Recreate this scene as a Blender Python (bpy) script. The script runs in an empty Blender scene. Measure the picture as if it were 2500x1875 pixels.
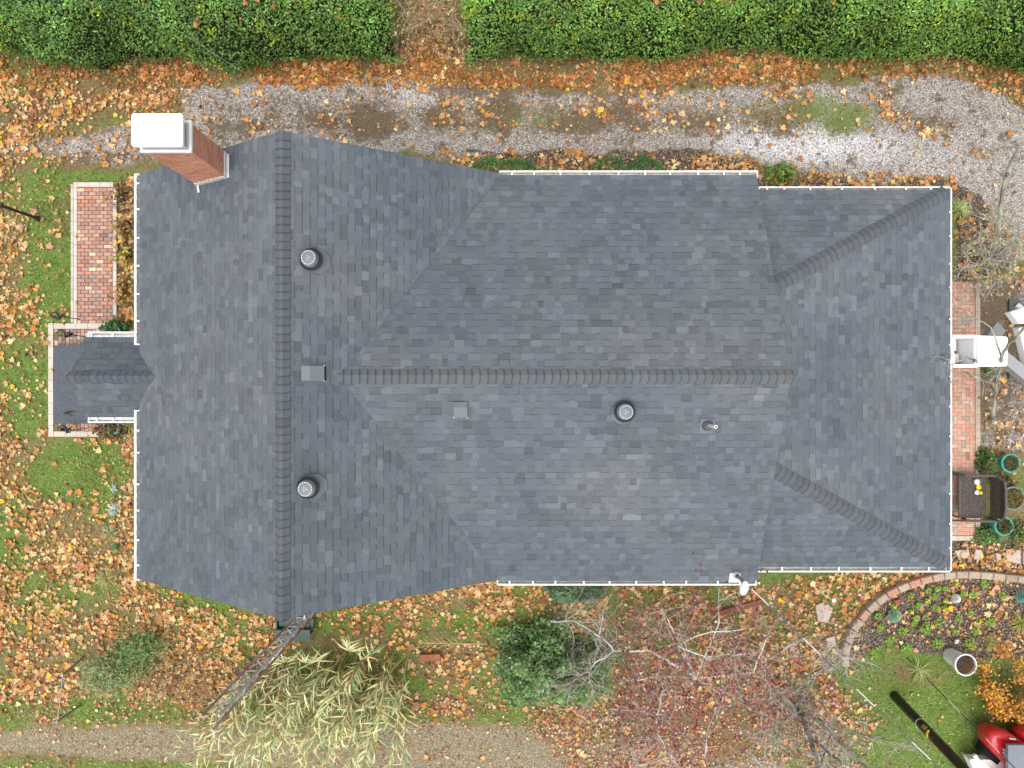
import bpy, math, random
import numpy as np
from mathutils import Vector, Matrix

rnd = random.Random(11)
rng = np.random.default_rng(11)
S = bpy.context.scene
COL = S.collection

# ------------------------------------------------------------------ camera, sky, sun, exposure
CAM_H = 19.0            # drone height over the ground (m)
F = 25.0 / 36.0 * 2500  # focal length in photo pixels
cd = bpy.data.cameras.new('camera')
cd.lens = 25.0; cd.sensor_width = 36.0; cd.sensor_fit = 'HORIZONTAL'
cd.clip_start = 0.1; cd.clip_end = 500
cam = bpy.data.objects.new('camera', cd); COL.objects.link(cam)
cam.location = (0, 0, CAM_H)
S.camera = cam

SUN_EL, SUN_AZ = math.radians(76), math.radians(200)   # azimuth clockwise from +Y
w = bpy.data.worlds.new('World'); S.world = w; w.use_nodes = True
nt = w.node_tree; nt.nodes.clear()
sky = nt.nodes.new('ShaderNodeTexSky'); sky.sky_type = 'NISHITA'; sky.sun_disc = False
sky.sun_elevation = SUN_EL; sky.sun_rotation = SUN_AZ
sky.air_density = 1.0; sky.dust_density = 4.0; sky.ozone_density = 1.0
hsv = nt.nodes.new('ShaderNodeHueSaturation'); hsv.inputs['Saturation'].default_value = 0.28  # cloud cover
bg = nt.nodes.new('ShaderNodeBackground'); bg.inputs['Strength'].default_value = 0.15
wo = nt.nodes.new('ShaderNodeOutputWorld')
nt.links.new(sky.outputs[0], hsv.inputs['Color']); nt.links.new(hsv.outputs[0], bg.inputs[0])
nt.links.new(bg.outputs[0], wo.inputs[0])
sl = bpy.data.lights.new('sun', 'SUN'); sl.energy = 0.9; sl.angle = math.radians(60); sl.color = (1, 0.96, 0.9)
sun = bpy.data.objects.new('sun', sl); COL.objects.link(sun)
sd = Vector((math.sin(SUN_AZ) * math.cos(SUN_EL), math.cos(SUN_AZ) * math.cos(SUN_EL), math.sin(SUN_EL)))
sun.rotation_euler = sd.to_track_quat('Z', 'Y').to_euler(); sun.location = sd * 60
S.view_settings.view_transform = 'Standard'; S.view_settings.look = 'None'
S.view_settings.gamma = 1.0; S.view_settings.exposure = 0.62

def P(u, v, z=0.0):
    """World point that a photo pixel (2500 x 1875) shows at height z."""
    d = CAM_H - z
    return Vector(((u - 1250) * d / F, (937.5 - v) * d / F, z))

# ------------------------------------------------------------------ helpers
def tag(o, label=None, cat=None, group=None, kind=None):
    if label: o['label'] = label
    if cat: o['category'] = cat
    if group: o['group'] = group
    if kind: o['kind'] = kind
    return o

def wloc(o):
    L = Vector((0, 0, 0))
    while o is not None:
        L = L + o.location; o = o.parent
    return L

def thing(name, label, cat, loc=(0, 0, 0), group=None):
    o = bpy.data.objects.new(name, None); COL.objects.link(o); o.location = loc
    o.empty_display_size = 0.2
    return tag(o, label, cat, group)

def mesh_np(name, V, faces_flat, sizes, cols):
    me = bpy.data.meshes.new(name)
    V = np.asarray(V, np.float32); n = len(V)
    me.vertices.add(n); me.vertices.foreach_set('co', V.ravel())
    faces_flat = np.asarray(faces_flat, np.int32); sizes = np.asarray(sizes, np.int32)
    me.loops.add(len(faces_flat)); me.loops.foreach_set('vertex_index', faces_flat)
    me.polygons.add(len(sizes))
    st = np.zeros(len(sizes), np.int32); st[1:] = np.cumsum(sizes)[:-1]
    me.polygons.foreach_set('loop_start', st)
    me.polygons.foreach_set('use_smooth', [False] * len(sizes))
    me.update(calc_edges=True)
    if cols is not None:
        a = me.attributes.new('Col', 'FLOAT_COLOR', 'POINT')
        c = np.ones((n, 4), np.float32); c[:, :3] = cols
        a.data.foreach_set('color', c.ravel())
    return me

class Buf:
    def __init__(self): self.v = []; self.f = []; self.c = []
    def add(self, vs, fs, col=(.5, .5, .5)):
        b = len(self.v)
        self.v.extend([tuple(x) for x in vs]); self.f.extend([tuple(i + b for i in f) for f in fs])
        self.c.extend([col] * len(vs))
    def box(self, c, s, col=(.5, .5, .5), rz=0.0, rot=None):
        hx, hy, hz = s[0] / 2, s[1] / 2, s[2] / 2
        R = rot if rot is not None else Matrix.Rotation(rz, 3, 'Z')
        vs = [Vector(c) + R @ Vector((x * hx, y * hy, z * hz)) for z in (-1, 1) for x, y in ((-1, -1), (1, -1), (1, 1), (-1, 1))]
        self.add(vs, [(3, 2, 1, 0), (4, 5, 6, 7), (0, 1, 5, 4), (1, 2, 6, 5), (2, 3, 7, 6), (3, 0, 4, 7)], col)
    def bar(self, p, q, wd, ht, col=(.5, .5, .5)):
        p = Vector(p); q = Vector(q); d = q - p
        R = d.to_track_quat('X', 'Z').to_matrix()
        self.box((p + q) / 2, (d.length, wd, ht), col, rot=R)
    def prism(self, poly, z0, z1, col=(.5, .5, .5)):
        n = len(poly)
        vs = [(x, y, z0) for x, y in poly] + [(x, y, z1) for x, y in poly]
        fs = [tuple(range(n - 1, -1, -1)), tuple(range(n, 2 * n))] + [(i, (i + 1) % n, n + (i + 1) % n, n + i) for i in range(n)]
        self.add(vs, fs, col)
    def tube(self, pts, rads, n=6, col=(.5, .5, .5), cap=True, cols=None):
        pts = [Vector(p) for p in pts]
        if not hasattr(rads, '__len__'): rads = [rads] * len(pts)
        b = len(self.v); m = len(pts)
        up = Vector((0, 0, 1)); t0 = (pts[1] - pts[0]).normalized()
        if abs(t0.z) > .95: up = Vector((1, 0, 0))
        for i, p in enumerate(pts):
            t = (pts[min(i + 1, m - 1)] - pts[max(i - 1, 0)])
            if t.length < 1e-9: t = Vector((0, 0, 1))
            t.normalize()
            x = t.cross(up)
            if x.length < 1e-4: x = t.cross(Vector((0.3, 1, 0)))
            x.normalize(); y = x.cross(t)
            up = -y if False else up
            for k in range(n):
                a = 2 * math.pi * k / n
                self.v.append(tuple(p + (x * math.cos(a) + y * math.sin(a)) * rads[i]))
                self.c.append(cols[i] if cols else col)
        for i in range(m - 1):
            for k in range(n):
                k2 = (k + 1) % n
                self.f.append((b + i * n + k, b + i * n + k2, b + (i + 1) * n + k2, b + (i + 1) * n + k))
        if cap:
            self.f.append(tuple(b + k for k in range(n - 1, -1, -1)))
            self.f.append(tuple(b + (m - 1) * n + k for k in range(n)))
    def lathe(self, c, prof, n=24, col=(.5, .5, .5), cols=None, close=False):
        b = len(self.v); c = Vector(c); m = len(prof)
        for i, (r, z) in enumerate(prof):
            for k in range(n):
                a = 2 * math.pi * k / n
                self.v.append((c.x + r * math.cos(a), c.y + r * math.sin(a), c.z + z))
                self.c.append(cols[i] if cols else col)
        for i in range(m - 1):
            for k in range(n):
                k2 = (k + 1) % n
                self.f.append((b + i * n + k, b + i * n + k2, b + (i + 1) * n + k2, b + (i + 1) * n + k))
        if close:
            self.f.append(tuple(b + k for k in range(n - 1, -1, -1)))
            self.f.append(tuple(b + (m - 1) * n + k for k in range(n)))
    def build(self, name, mat, parent=None, smooth=False):
        V = np.array(self.v, np.float64)
        if parent is not None: V = V - np.array(wloc(parent))
        flat = [i for f in self.f for i in f]; sz = [len(f) for f in self.f]
        me = mesh_np(name, V, flat, sz, np.array(self.c))
        me.materials.append(mat)
        if smooth: me.polygons.foreach_set('use_smooth', [True] * len(me.polygons))
        o = bpy.data.objects.new(name, me); COL.objects.link(o)
        if parent is not None: o.parent = parent
        return o

def rot_mats(yaw, tilt, tdir):
    """yaw about z, then tilt by angle about a horizontal axis at direction tdir."""
    n = len(yaw); c, s = np.cos(yaw), np.sin(yaw)
    Rz = np.zeros((n, 3, 3)); Rz[:, 0, 0] = c; Rz[:, 0, 1] = -s; Rz[:, 1, 0] = s; Rz[:, 1, 1] = c; Rz[:, 2, 2] = 1
    ax = np.stack([np.cos(tdir), np.sin(tdir), np.zeros(n)], 1)
    K = np.zeros((n, 3, 3)); K[:, 0, 2] = ax[:, 1]; K[:, 1, 2] = -ax[:, 0]; K[:, 2, 0] = -ax[:, 1]; K[:, 2, 1] = ax[:, 0]
    I = np.eye(3)[None]
    Rt = I + np.sin(tilt)[:, None, None] * K + (1 - np.cos(tilt))[:, None, None] * (K @ K)
    return Rt @ Rz

def bulk(name, tmpl, loc, R, scale, cols, mat, parent=None, smooth=False):
    tv, tf = tmpl
    N = len(loc); k = len(tv)
    V = np.einsum('nij,kj->nki', R, tv) * np.asarray(scale).reshape(N, 1, -1) + loc[:, None, :]
    V = V.reshape(-1, 3)
    if parent is not None: V = V - np.array(wloc(parent))
    sz0 = np.array([len(f) for f in tf]); fl = np.array([i for f in tf for i in f])
    flat = (fl[None, :] + (np.arange(N) * k)[:, None]).ravel()
    me = mesh_np(name, V, flat, np.tile(sz0, N), np.repeat(cols, k, axis=0))
    me.materials.append(mat)
    o = bpy.data.objects.new(name, me); COL.objects.link(o)
    if parent is not None: o.parent = parent
    return o

_o = [(0, -.32), (.12, -.28), (.40, -.36), (.33, -.12), (.56, .12), (.27, .13), (.24, .30), (0, .60), (-.24, .30), (-.27, .13), (-.56, .12), (-.33, -.12), (-.40, -.36), (-.12, -.28)]
def maple(curl, fold):
    vs = [(0, 0, 0)] + [(x, y, curl * (x * x + y * y) + fold * abs(x)) for x, y in _o]
    n = len(_o)
    return np.array(vs), [(0, 1 + i, 1 + (i + 1) % n) for i in range(n)]
MAPLES = [maple(.25, 0), maple(-.3, .1), maple(.5, .35)]
LEAF = (np.array([(0, -.5, 0), (.26, .0, .06), (0, .5, 0), (-.26, .0, .06)]), [(0, 1, 2), (0, 2, 3)])
BLADE = (np.array([(-.07, 0, 0), (.07, 0, 0), (.03, .55, .0), (0, 1, -.05)]), [(0, 1, 2), (0, 2, 3)][:1] + [(0, 2, 3)])

# value noise ------------------------------------------------------
_lat = rng.random((8, 256, 256))
def vnoise(x, y, k=0):
    xi = np.floor(x).astype(int); yi = np.floor(y).astype(int)
    fx = x - xi; fy = y - yi
    fx = fx * fx * (3 - 2 * fx); fy = fy * fy * (3 - 2 * fy)
    L = _lat[k % 8]; a = L[xi % 256, yi % 256]; b = L[(xi + 1) % 256, yi % 256]
    c = L[xi % 256, (yi + 1) % 256]; d = L[(xi + 1) % 256, (yi + 1) % 256]
    return (a * (1 - fx) + b * fx) * (1 - fy) + (c * (1 - fx) + d * fx) * fy
def fbm(x, y, k=0, octv=4):
    s = 0; amp = .5; t = 0
    for i in range(octv):
        s = s + amp * vnoise(x * 2 ** i + 13.7 * i, y * 2 ** i + 7.1 * i, k + i); t += amp; amp *= .55
    return s / t
def sdist(U, V, poly):
    """signed distance (positive inside) to a polygon in photo pixels"""
    U = np.asarray(U, float); V = np.asarray(V, float)
    D = np.full(U.shape, 1e9); ins = np.zeros(U.shape, bool)
    n = len(poly)
    for i in range(n):
        (x0, y0), (x1, y1) = poly[i], poly[(i + 1) % n]
        dx, dy = x1 - x0, y1 - y0
        t = np.clip(((U - x0) * dx + (V - y0) * dy) / (dx * dx + dy * dy + 1e-9), 0, 1)
        D = np.minimum(D, np.hypot(U - x0 - t * dx, V - y0 - t * dy))
        if y0 != y1:
            ins ^= ((y0 > V) != (y1 > V)) & (U < (x1 - x0) * (V - y0) / (y1 - y0) + x0)
    return np.where(ins, D, -D)
def sstep(a, b, x):
    t = np.clip((x - a) / (b - a), 0, 1); return t * t * (3 - 2 * t)
def ell(U, V, cu, cv, ru, rv, soft=.5):
    r = np.sqrt(((U - cu) / ru) ** 2 + ((V - cv) / rv) ** 2)
    return 1 - sstep(1 - soft, 1 + soft, r)

# ------------------------------------------------------------------ materials
def new_mat(name):
    m = bpy.data.materials.new(name); m.use_nodes = True
    t = m.node_tree; b = t.nodes['Principled BSDF']
    return m, t, b
def nd(t, ty, **kw):
    n = t.nodes.new(ty)
    for k, v in kw.items(): setattr(n, k, v)
    return n
def attr_mat(name, rough=.7, spec=.3, nscale=0, namp=0, bump=0, bscale=80, metal=0, sat2=None, tl=0):
    m, t, b = new_mat(name); L = t.links
    a = nd(t, 'ShaderNodeAttribute', attribute_name='Col')
    col = a.outputs['Color']
    co = nd(t, 'ShaderNodeTexCoord')
    if namp:
        nz = nd(t, 'ShaderNodeTexNoise'); nz.inputs['Scale'].default_value = nscale; nz.inputs['Detail'].default_value = 4
        L.new(co.outputs['Object'], nz.inputs['Vector'])
        mr = nd(t, 'ShaderNodeMapRange'); mr.inputs['From Min'].default_value = .25; mr.inputs['From Max'].default_value = .75
        mr.inputs['To Min'].default_value = 1 - namp; mr.inputs['To Max'].default_value = 1 + namp
        L.new(nz.outputs['Fac'], mr.inputs['Value'])
        mx = nd(t, 'ShaderNodeVectorMath', operation='SCALE')
        L.new(col, mx.inputs[0]); L.new(mr.outputs[0], mx.inputs['Scale']); col = mx.outputs[0]
    L.new(col, b.inputs['Base Color'])
    b.inputs['Roughness'].default_value = rough; b.inputs['Metallic'].default_value = metal
    b.inputs['Specular IOR Level'].default_value = spec
    if bump:
        n2 = nd(t, 'ShaderNodeTexNoise'); n2.inputs['Scale'].default_value = bscale; n2.inputs['Detail'].default_value = 3
        L.new(co.outputs['Object'], n2.inputs['Vector'])
        bp = nd(t, 'ShaderNodeBump'); bp.inputs['Strength'].default_value = bump; bp.inputs['Distance'].default_value = .01
        L.new(n2.outputs['Fac'], bp.inputs['Height']); L.new(bp.outputs[0], b.inputs['Normal'])
    if tl:
        tr = nd(t, 'ShaderNodeBsdfTranslucent'); L.new(col, tr.inputs['Color'])
        ms = nd(t, 'ShaderNodeMixShader'); ms.inputs[0].default_value = tl
        L.new(b.outputs[0], ms.inputs[1]); L.new(tr.outputs[0], ms.inputs[2])
        L.new(ms.outputs[0], t.nodes['Material Output'].inputs[0])
    return m
M_SHINGLE = attr_mat('asphalt_shingle', .9, .15, 55, .22, .35, 160)
M_PAINT = attr_mat('painted_metal', .45, .4, 3, .05)
M_WHITE = attr_mat('white_metal', .5, .4, 5, .04)
M_TROUGH = attr_mat('dirty_metal', .7, .2, 14, .3)
M_GALV = attr_mat('galvanised', .42, .5, 20, .12, metal=.55)
M_BRICK = attr_mat('brick', .9, .15, 28, .2, .3, 90)
M_STONE = attr_mat('stone', .9, .15, 16, .22, .4, 60)
M_LEAF = attr_mat('foliage', .45, .4, 0, 0, tl=.2)
M_DRYLEAF = attr_mat('dry_leaf', .7, .2, 30, .18, tl=.12)
M_BARK = attr_mat('bark', .9, .15, 24, .35, .4, 60)
M_RUST = attr_mat('rusty_steel', .75, .3, 18, .3)
M_GLOSS = attr_mat('gloss_paint', .18, .5, 4, .06)
M_GLASS = attr_mat('glass', .08, .6, 6, .1)
M_RUBBER = attr_mat('rubber', .8, .2, 20, .2)
M_SOIL = attr_mat('soil', .95, .1, 60, .5, .6, 90)
M_WICKER = attr_mat('wicker', .6, .3, 60, .3, .5, 120)
M_GLAZE = attr_mat('glaze', .25, .5, 8, .12)
M_SIDING = attr_mat('siding', .7, .3, 2, .06)
M_WOOD = attr_mat('wood', .85, .2, 14, .3, .3, 50)

def ground_material():
    m, t, b = new_mat('ground_mix'); L = t.links
    co = nd(t, 'ShaderNodeTexCoord').outputs['Object']
    a1 = nd(t, 'ShaderNodeAttribute', attribute_name='W1'); a2 = nd(t, 'ShaderNodeAttribute', attribute_name='W2')
    s1 = nd(t, 'ShaderNodeSeparateColor'); s2 = nd(t, 'ShaderNodeSeparateColor')
    L.new(a1.outputs['Color'], s1.inputs[0]); L.new(a2.outputs['Color'], s2.inputs[0])
    def noise(sc, det=4, rough=.6):
        n = nd(t, 'ShaderNodeTexNoise'); n.inputs['Scale'].default_value = sc; n.inputs['Detail'].default_value = det
        n.inputs['Roughness'].default_value = rough; L.new(co, n.inputs['Vector']); return n.outputs['Fac']
    def ramp(fac, stops):
        r = nd(t, 'ShaderNodeValToRGB'); e = r.color_ramp.elements
        while len(e) < len(stops): e.new(.5)
        for i, (p, c) in enumerate(stops): e[i].position = p; e[i].color = (*c, 1)
        L.new(fac, r.inputs[0]); return r.outputs[0]
    def mix(f, a, bb):
        x = nd(t, 'ShaderNodeMix', data_type='RGBA'); L.new(f, x.inputs[0]); L.new(a, x.inputs[6]); L.new(bb, x.inputs[7]); return x.outputs[2]
    def perturb(wt, sc, amp):
        n = noise(sc, 5, .7)
        q = nd(t, 'ShaderNodeMath', operation='MULTIPLY_ADD'); L.new(n, q.inputs[0]); q.inputs[1].default_value = amp; q.inputs[2].default_value = -amp / 2
        z = nd(t, 'ShaderNodeMath', operation='ADD'); L.new(q.outputs[0], z.inputs[0]); L.new(wt, z.inputs[1])
        r = nd(t, 'ShaderNodeMapRange', interpolation_type='SMOOTHSTEP'); r.inputs['From Min'].default_value = .3; r.inputs['From Max'].default_value = .7
        L.new(z.outputs[0], r.inputs['Value']); return r.outputs[0]
    thatch = ramp(noise(30), [(.3, (.10, .075, .03)), (.5, (.21, .165, .075)), (.7, (.31, .25, .125))])
    grass = ramp(noise(22, 6, .75), [(.25, (.045, .075, .017)), (.45, (.11, .175, .036)), (.6, (.19, .25, .065)), (.78, (.33, .33, .15))])
    base = mix(perturb(s2.outputs[2], 6, .7), thatch, grass)
    brown = ramp(noise(38, 5, .8), [(.25, (.06, .04, .02)), (.5, (.19, .13, .065)), (.75, (.36, .28, .17))])
    base = mix(perturb(s2.outputs[0], 8, 1.4), base, brown)
    # gravel
    vo = nd(t, 'ShaderNodeTexVoronoi'); vo.inputs['Scale'].default_value = 42; L.new(co, vo.inputs['Vector'])
    vsep = nd(t, 'ShaderNodeSeparateColor'); L.new(vo.outputs['Color'], vsep.inputs[0])
    g1 = ramp(vsep.outputs[0], [(0, (.07, .058, .048)), (.2, (.19, .16, .132)), (.55, (.295, .255, .216)), (.85, (.38, .338, .298)), (1, (.62, .59, .57))])
    g2 = ramp(vsep.outputs[0], [(0, (.12, .11, .11)), (.2, (.38, .36, .35)), (.6, (.58, .56, .56)), (1, (.85, .84, .84))])
    gr = mix(s2.outputs[1], g1, g2)
    dirt = ramp(noise(50, 4, .8), [(.3, (.05, .035, .02)), (.7, (.2, .14, .085))])
    gd = nd(t, 'ShaderNodeMath', operation='MULTIPLY'); L.new(perturb(s2.outputs[0], 11, 1.5), gd.inputs[0]); gd.inputs[1].default_value = .85
    gr = mix(gd.outputs[0], gr, dirt)
    gg = nd(t, 'ShaderNodeMath', operation='MULTIPLY'); L.new(perturb(s2.outputs[2], 13, 1.6), gg.inputs[0]); gg.inputs[1].default_value = .75
    gr = mix(gg.outputs[0], gr, grass)
    base = mix(perturb(s1.outputs[0], 6, 1.1), base, gr)
    # side lane
    vl = nd(t, 'ShaderNodeTexVoronoi'); vl.inputs['Scale'].default_value = 60; L.new(co, vl.inputs['Vector'])
    vls = nd(t, 'ShaderNodeSeparateColor'); L.new(vl.outputs['Color'], vls.inputs[0])
    ln = ramp(vls.outputs[0], [(0, (.11, .09, .05)), (.5, (.24, .20, .13)), (1, (.43, .37, .265))])
    base = mix(perturb(s1.outputs[1], 5, 1.1), base, ln)
    # soil / mulch
    vs_ = nd(t, 'ShaderNodeTexVoronoi'); vs_.inputs['Scale'].default_value = 40; L.new(co, vs_.inputs['Vector'])
    vss = nd(t, 'ShaderNodeSeparateColor'); L.new(vs_.outputs['Color'], vss.inputs[0])
    so = ramp(vss.outputs[0], [(0, (.04, .03, .023)), (.6, (.12, .09, .07)), (.85, (.20, .155, .12)), (1, (.45, .37, .30))])
    base = mix(perturb(s1.outputs[2], 9, .8), base, so)
    L.new(base, b.inputs['Base Color']); b.inputs['Roughness'].default_value = .95; b.inputs['Specular IOR Level'].default_value = .1
    bp = nd(t, 'ShaderNodeBump'); bp.inputs['Strength'].default_value = .5; bp.inputs['Distance'].default_value = .02
    L.new(noise(45, 5, .7), bp.inputs['Height']); L.new(bp.outputs[0], b.inputs['Normal'])
    return m
M_GROUND = ground_material()

# ------------------------------------------------------------------ ground sheet
K0 = F / CAM_H          # photo pixels per metre on the ground
DRIVE = [(430, 215), (620, 192), (1000, 190), (1250, 215), (1500, 225), (1850, 205), (2100, 205), (2200, 185), (2330, 182), (2420, 222), (2500, 260), (2700, 300), (2700, 640), (2420, 640), (2340, 560), (2328, 440), (1950, 440), (1840, 395), (1650, 372), (1300, 388), (1080, 392), (700, 340), (340, 405), (240, 408), (110, 380), (0, 378), (-200, 378), (-200, 330), (0, 335), (150, 325), (330, 300), (425, 290)]
LANE = [(-300, 1775), (120, 1772), (480, 1772), (900, 1765), (1200, 1772), (1450, 1800), (1700, 1835), (1820, 1900), (1800, 2100), (1000, 2100), (840, 1905), (600, 1872), (330, 1862), (100, 1845), (-300, 1840)]
BED = [(2072, 1640), (2068, 1560), (2110, 1490), (2190, 1440), (2300, 1410), (2420, 1405), (2560, 1415), (2560, 1610), (2400, 1620), (2330, 1600), (2240, 1590), (2160, 1580)]
GBED = [(2392, 690), (2560, 660), (2560, 1120), (2392, 1090)]
def ground_weights(U, V):
    n1 = fbm(U / 90, V / 90, 0) - .5; n2 = fbm(U / 90 + 40, V / 90 + 9, 3) - .5
    Uw = U + n1 * 46; Vw = V + n2 * 46
    big = fbm(U / 160, V / 160, 5); fine = fbm(U / 45, V / 45, 2)
    gravel = sstep(-26, 30, sdist(Uw, Vw, DRIVE)) * np.where(U < 460, .82, 1)
    gravel = np.maximum(gravel, .72 * sstep(-8, 12, sdist(Uw, Vw, GBED)))
    gravel = np.maximum(gravel, .62 * sstep(-40, 90, sdist(Uw, Vw, [(1560, 1830), (1900, 1800), (2150, 1960), (1500, 2000)])))
    lane = .86 * sstep(-42, 40, sdist(Uw, Vw, LANE))
    soil = sstep(-8, 14, sdist(Uw, Vw, BED))
    soil = np.maximum(soil, .8 * sstep(-6, 8, sdist(Uw, Vw, [(1040, 366), (1100, 372), (1690, 370), (1850, 398), (1862, 440), (2320, 440), (2320, 470), (1690, 470)])))
    soil = np.maximum(soil, .9 * sstep(-6, 10, sdist(Uw, Vw, [(2325, 440), (2400, 470), (2470, 640), (2392, 690), (2325, 690)])))
    soil = np.maximum(soil, .75 * sstep(-4, 8, sdist(Uw, Vw, [(2300, 1318), (2540, 1320), (2540, 1400), (2300, 1410)])))
    soil = np.maximum(soil, .6 * sstep(-4, 8, sdist(Uw, Vw, [(288, 440), (332, 440), (332, 800), (288, 800)])))
    soil = np.maximum(soil, .7 * sstep(-20, 20, sdist(Uw, Vw, [(-50, 100), (2600, 100), (2600, 150), (-50, 140)])))
    # brown bare / dead patches
    br = np.zeros(U.shape)
    for cu, cv, ru, rv, a in ((915, 290, 60, 40, 1), (790, 290, 60, 40, .8), (700, 250, 90, 30, .45), (1080, 280, 55, 35, .8), (1230, 285, 60, 45, .95), (1390, 290, 110, 35, .85),
                              (1490, 270, 70, 50, .7), (1560, 300, 60, 40, .6), (1500, 345, 60, 30, .5), (1700, 290, 120, 35, .65), (1900, 290, 90, 40, .8), (2060, 310, 50, 40, .6),
                              (560, 300, 60, 40, .6), (630, 305, 40, 40, .7), (2180, 270, 70, 30, .5), (2290, 300, 80, 30, .5), (2400, 360, 60, 20, .5), (200, 395, 160, 25, .8), (120, 280, 140, 60, .8),
                              (330, 230, 90, 60, .8), (450, 1640, 130, 60, .8), (1080, 1620, 60, 40, .95), (1100, 1600, 90, 30, .7), (2160, 240, 40, 50, .6), (1960, 440, 90, 18, .8),
                              (1350, 215, 300, 22, .8), (900, 180, 300, 20, .7), (1800, 195, 260, 22, .8), (2220, 1650, 110, 40, .5), (150, 1810, 300, 14, .4), (250, 1855, 90, 16, .7), (430, 1860, 80, 16, .6),
                              (160, 530, 40, 60, .5), (640, 1660, 100, 60, .6), (1750, 1760, 260, 70, .8), (1500, 1500, 260, 40, .4), (850, 1560, 160, 30, .6), (1700, 1580, 240, 90, .6), (250, 1470, 100, 40, .3), (2440, 850, 80, 260, .75), (900, 290, 500, 60, .3), (2250, 300, 200, 60, .35), (1000, 1740, 200, 30, .3), (60, 300, 200, 90, .5)):
        br = np.maximum(br, a * ell(Uw, Vw, cu, cv, ru * 1.15, rv * 1.15, 1.0))
    tex = fbm(U / 22, V / 22, 6, 4)
    br = np.clip(br * (.2 + 1.0 * fine + 1.1 * (tex - .2)), 0, 1)
    br = np.maximum(br, np.where((V < 420), np.clip((tex - .52) * 3.2, 0, .65), 0))
    pale = np.clip(.12 * (1 - ell(U, V, 1400, 285, 900, 40)) + .8 * ell(Uw, Vw, 1960, 352, 190, 42, .6) + .2 * ell(Uw, Vw, 2180, 400, 200, 60) + .45 * ell(Uw, Vw, 1040, 215, 120, 30), 0, 1)
    lush = np.clip(.25 + 1.1 * (big - .3), 0, 1)
    for cu, cv, ru, rv, a in ((130, 600, 90, 260, .95), (60, 950, 90, 120, .9), (190, 1150, 130, 90, .95), (200, 430, 160, 40, .8), (250, 1230, 60, 60, .8), (120, 1440, 140, 80, .6), (300, 1730, 240, 45, .75), (2300, 1760, 260, 130, 1), (2120, 1640, 80, 60, .9), (2230, 1590, 120, 50, .7),
                              (1180, 1520, 160, 30, .9), (720, 1530, 60, 40, .7), (1950, 1420, 130, 22, .8), (2090, 275, 60, 35, .9), (1800, 285, 60, 25, .5), (1400, 1450, 90, 30, .8), (600, 1480, 60, 30, .5), (1620, 1530, 50, 60, .8), (1370, 1790, 160, 20, .3), (1700, 205, 200, 12, .45), (330, 1865, 120, 20, .9), (1960, 1530, 90, 60, .7), (1570, 1800, 50, 20, .6), (2090, 1860, 120, 60, .8), (1900, 430, 60, 25, .7)):
        lush = np.maximum(lush, a * ell(Uw, Vw, cu, cv, ru, rv, .6))
    lush = np.where((V > 355) & (V < 440) & (U > 1000) & (U < 1860), lush * .15, lush)
    lush = np.where((gravel > .5) | (lane > .5), lush * .8 * ell(Uw, Vw, 2050, 285, 130, 50, .9) + lush * .7 * ell(Uw, Vw, 1550, 280, 500, 52, .9) + .25 * lush * ell(Uw, Vw, 1000, 1865, 700, 20), lush)
    return gravel, lane, soil, br, pale, np.clip(lush, 0, 1)

def make_ground():
    x0, x1, y0, y1, st = -16.0, 16.0, -12.4, 12.4, .08
    xs = np.arange(x0, x1 + 1e-6, st); ys = np.arange(y0, y1 + 1e-6, st)
    X, Y = np.meshgrid(xs, ys); U = X * K0 + 1250; Vv = 937.5 - Y * K0
    g, l, s, br, pa, lu = ground_weights(U, Vv)
    Z = (fbm(X * 1.1, Y * 1.1, 1) - .5) * .05 - .03
    ny, nx = X.shape
    VV = np.stack([X.ravel(), Y.ravel(), Z.ravel()], 1)
    idx = np.arange(nx * ny).reshape(ny, nx)
    Q = np.stack([idx[:-1, :-1], idx[:-1, 1:], idx[1:, 1:], idx[1:, :-1]], -1).reshape(-1, 4)
    W1 = np.stack([g.ravel(), l.ravel(), s.ravel()], 1); W2 = np.stack([br.ravel(), pa.ravel(), lu.ravel()], 1)
    def favg(a): a = a.ravel(); return a[Q].mean(1)
    gw, lw, sw = favg(g), favg(l), favg(s)
    cls = np.zeros(len(Q), int); cls[gw > .5] = 1; cls[lw > .5] = 2; cls[sw > .5] = 3
    for k, nm in enumerate(('ground', 'gravel_drive', 'lane', 'garden_soil')):
        q = Q[cls == k]
        used, inv = np.unique(q.ravel(), return_inverse=True)
        V_, w1, w2 = VV[used], W1[used], W2[used]
        q = inv.reshape(-1, 4)
        if k == 0:      # far ground out to the horizon, a frame of big quads round the fine sheet
            R = 400.0; b = len(V_)
            out = np.array([(-R, -R, -.05), (R, -R, -.05), (R, R, -.05), (-R, R, -.05), (x0, y0, -.05), (x1, y0, -.05), (x1, y1, -.05), (x0, y1, -.05)])
            V_ = np.vstack([V_, out]); w1 = np.vstack([w1, np.zeros((8, 3))]); w2 = np.vstack([w2, np.tile([.2, 0, .6], (8, 1))])
            q = np.vstack([q, [[b, b + 1, b + 5, b + 4], [b + 1, b + 2, b + 6, b + 5], [b + 2, b + 3, b + 7, b + 6], [b + 3, b, b + 4, b + 7]]])
        me = mesh_np(nm, V_, q.ravel(), np.full(len(q), 4), None)
        for an, ww in (('W1', w1), ('W2', w2)):
            a = me.attributes.new(an, 'FLOAT_COLOR', 'POINT'); c = np.ones((len(V_), 4), np.float32); c[:, :3] = ww; a.data.foreach_set('color', c.ravel())
        me.polygons.foreach_set('use_smooth', [True] * len(me.polygons))
        me.materials.append(M_GROUND)
        o = bpy.data.objects.new(nm, me); COL.objects.link(o); tag(o, kind='structure')
make_ground()

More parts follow.
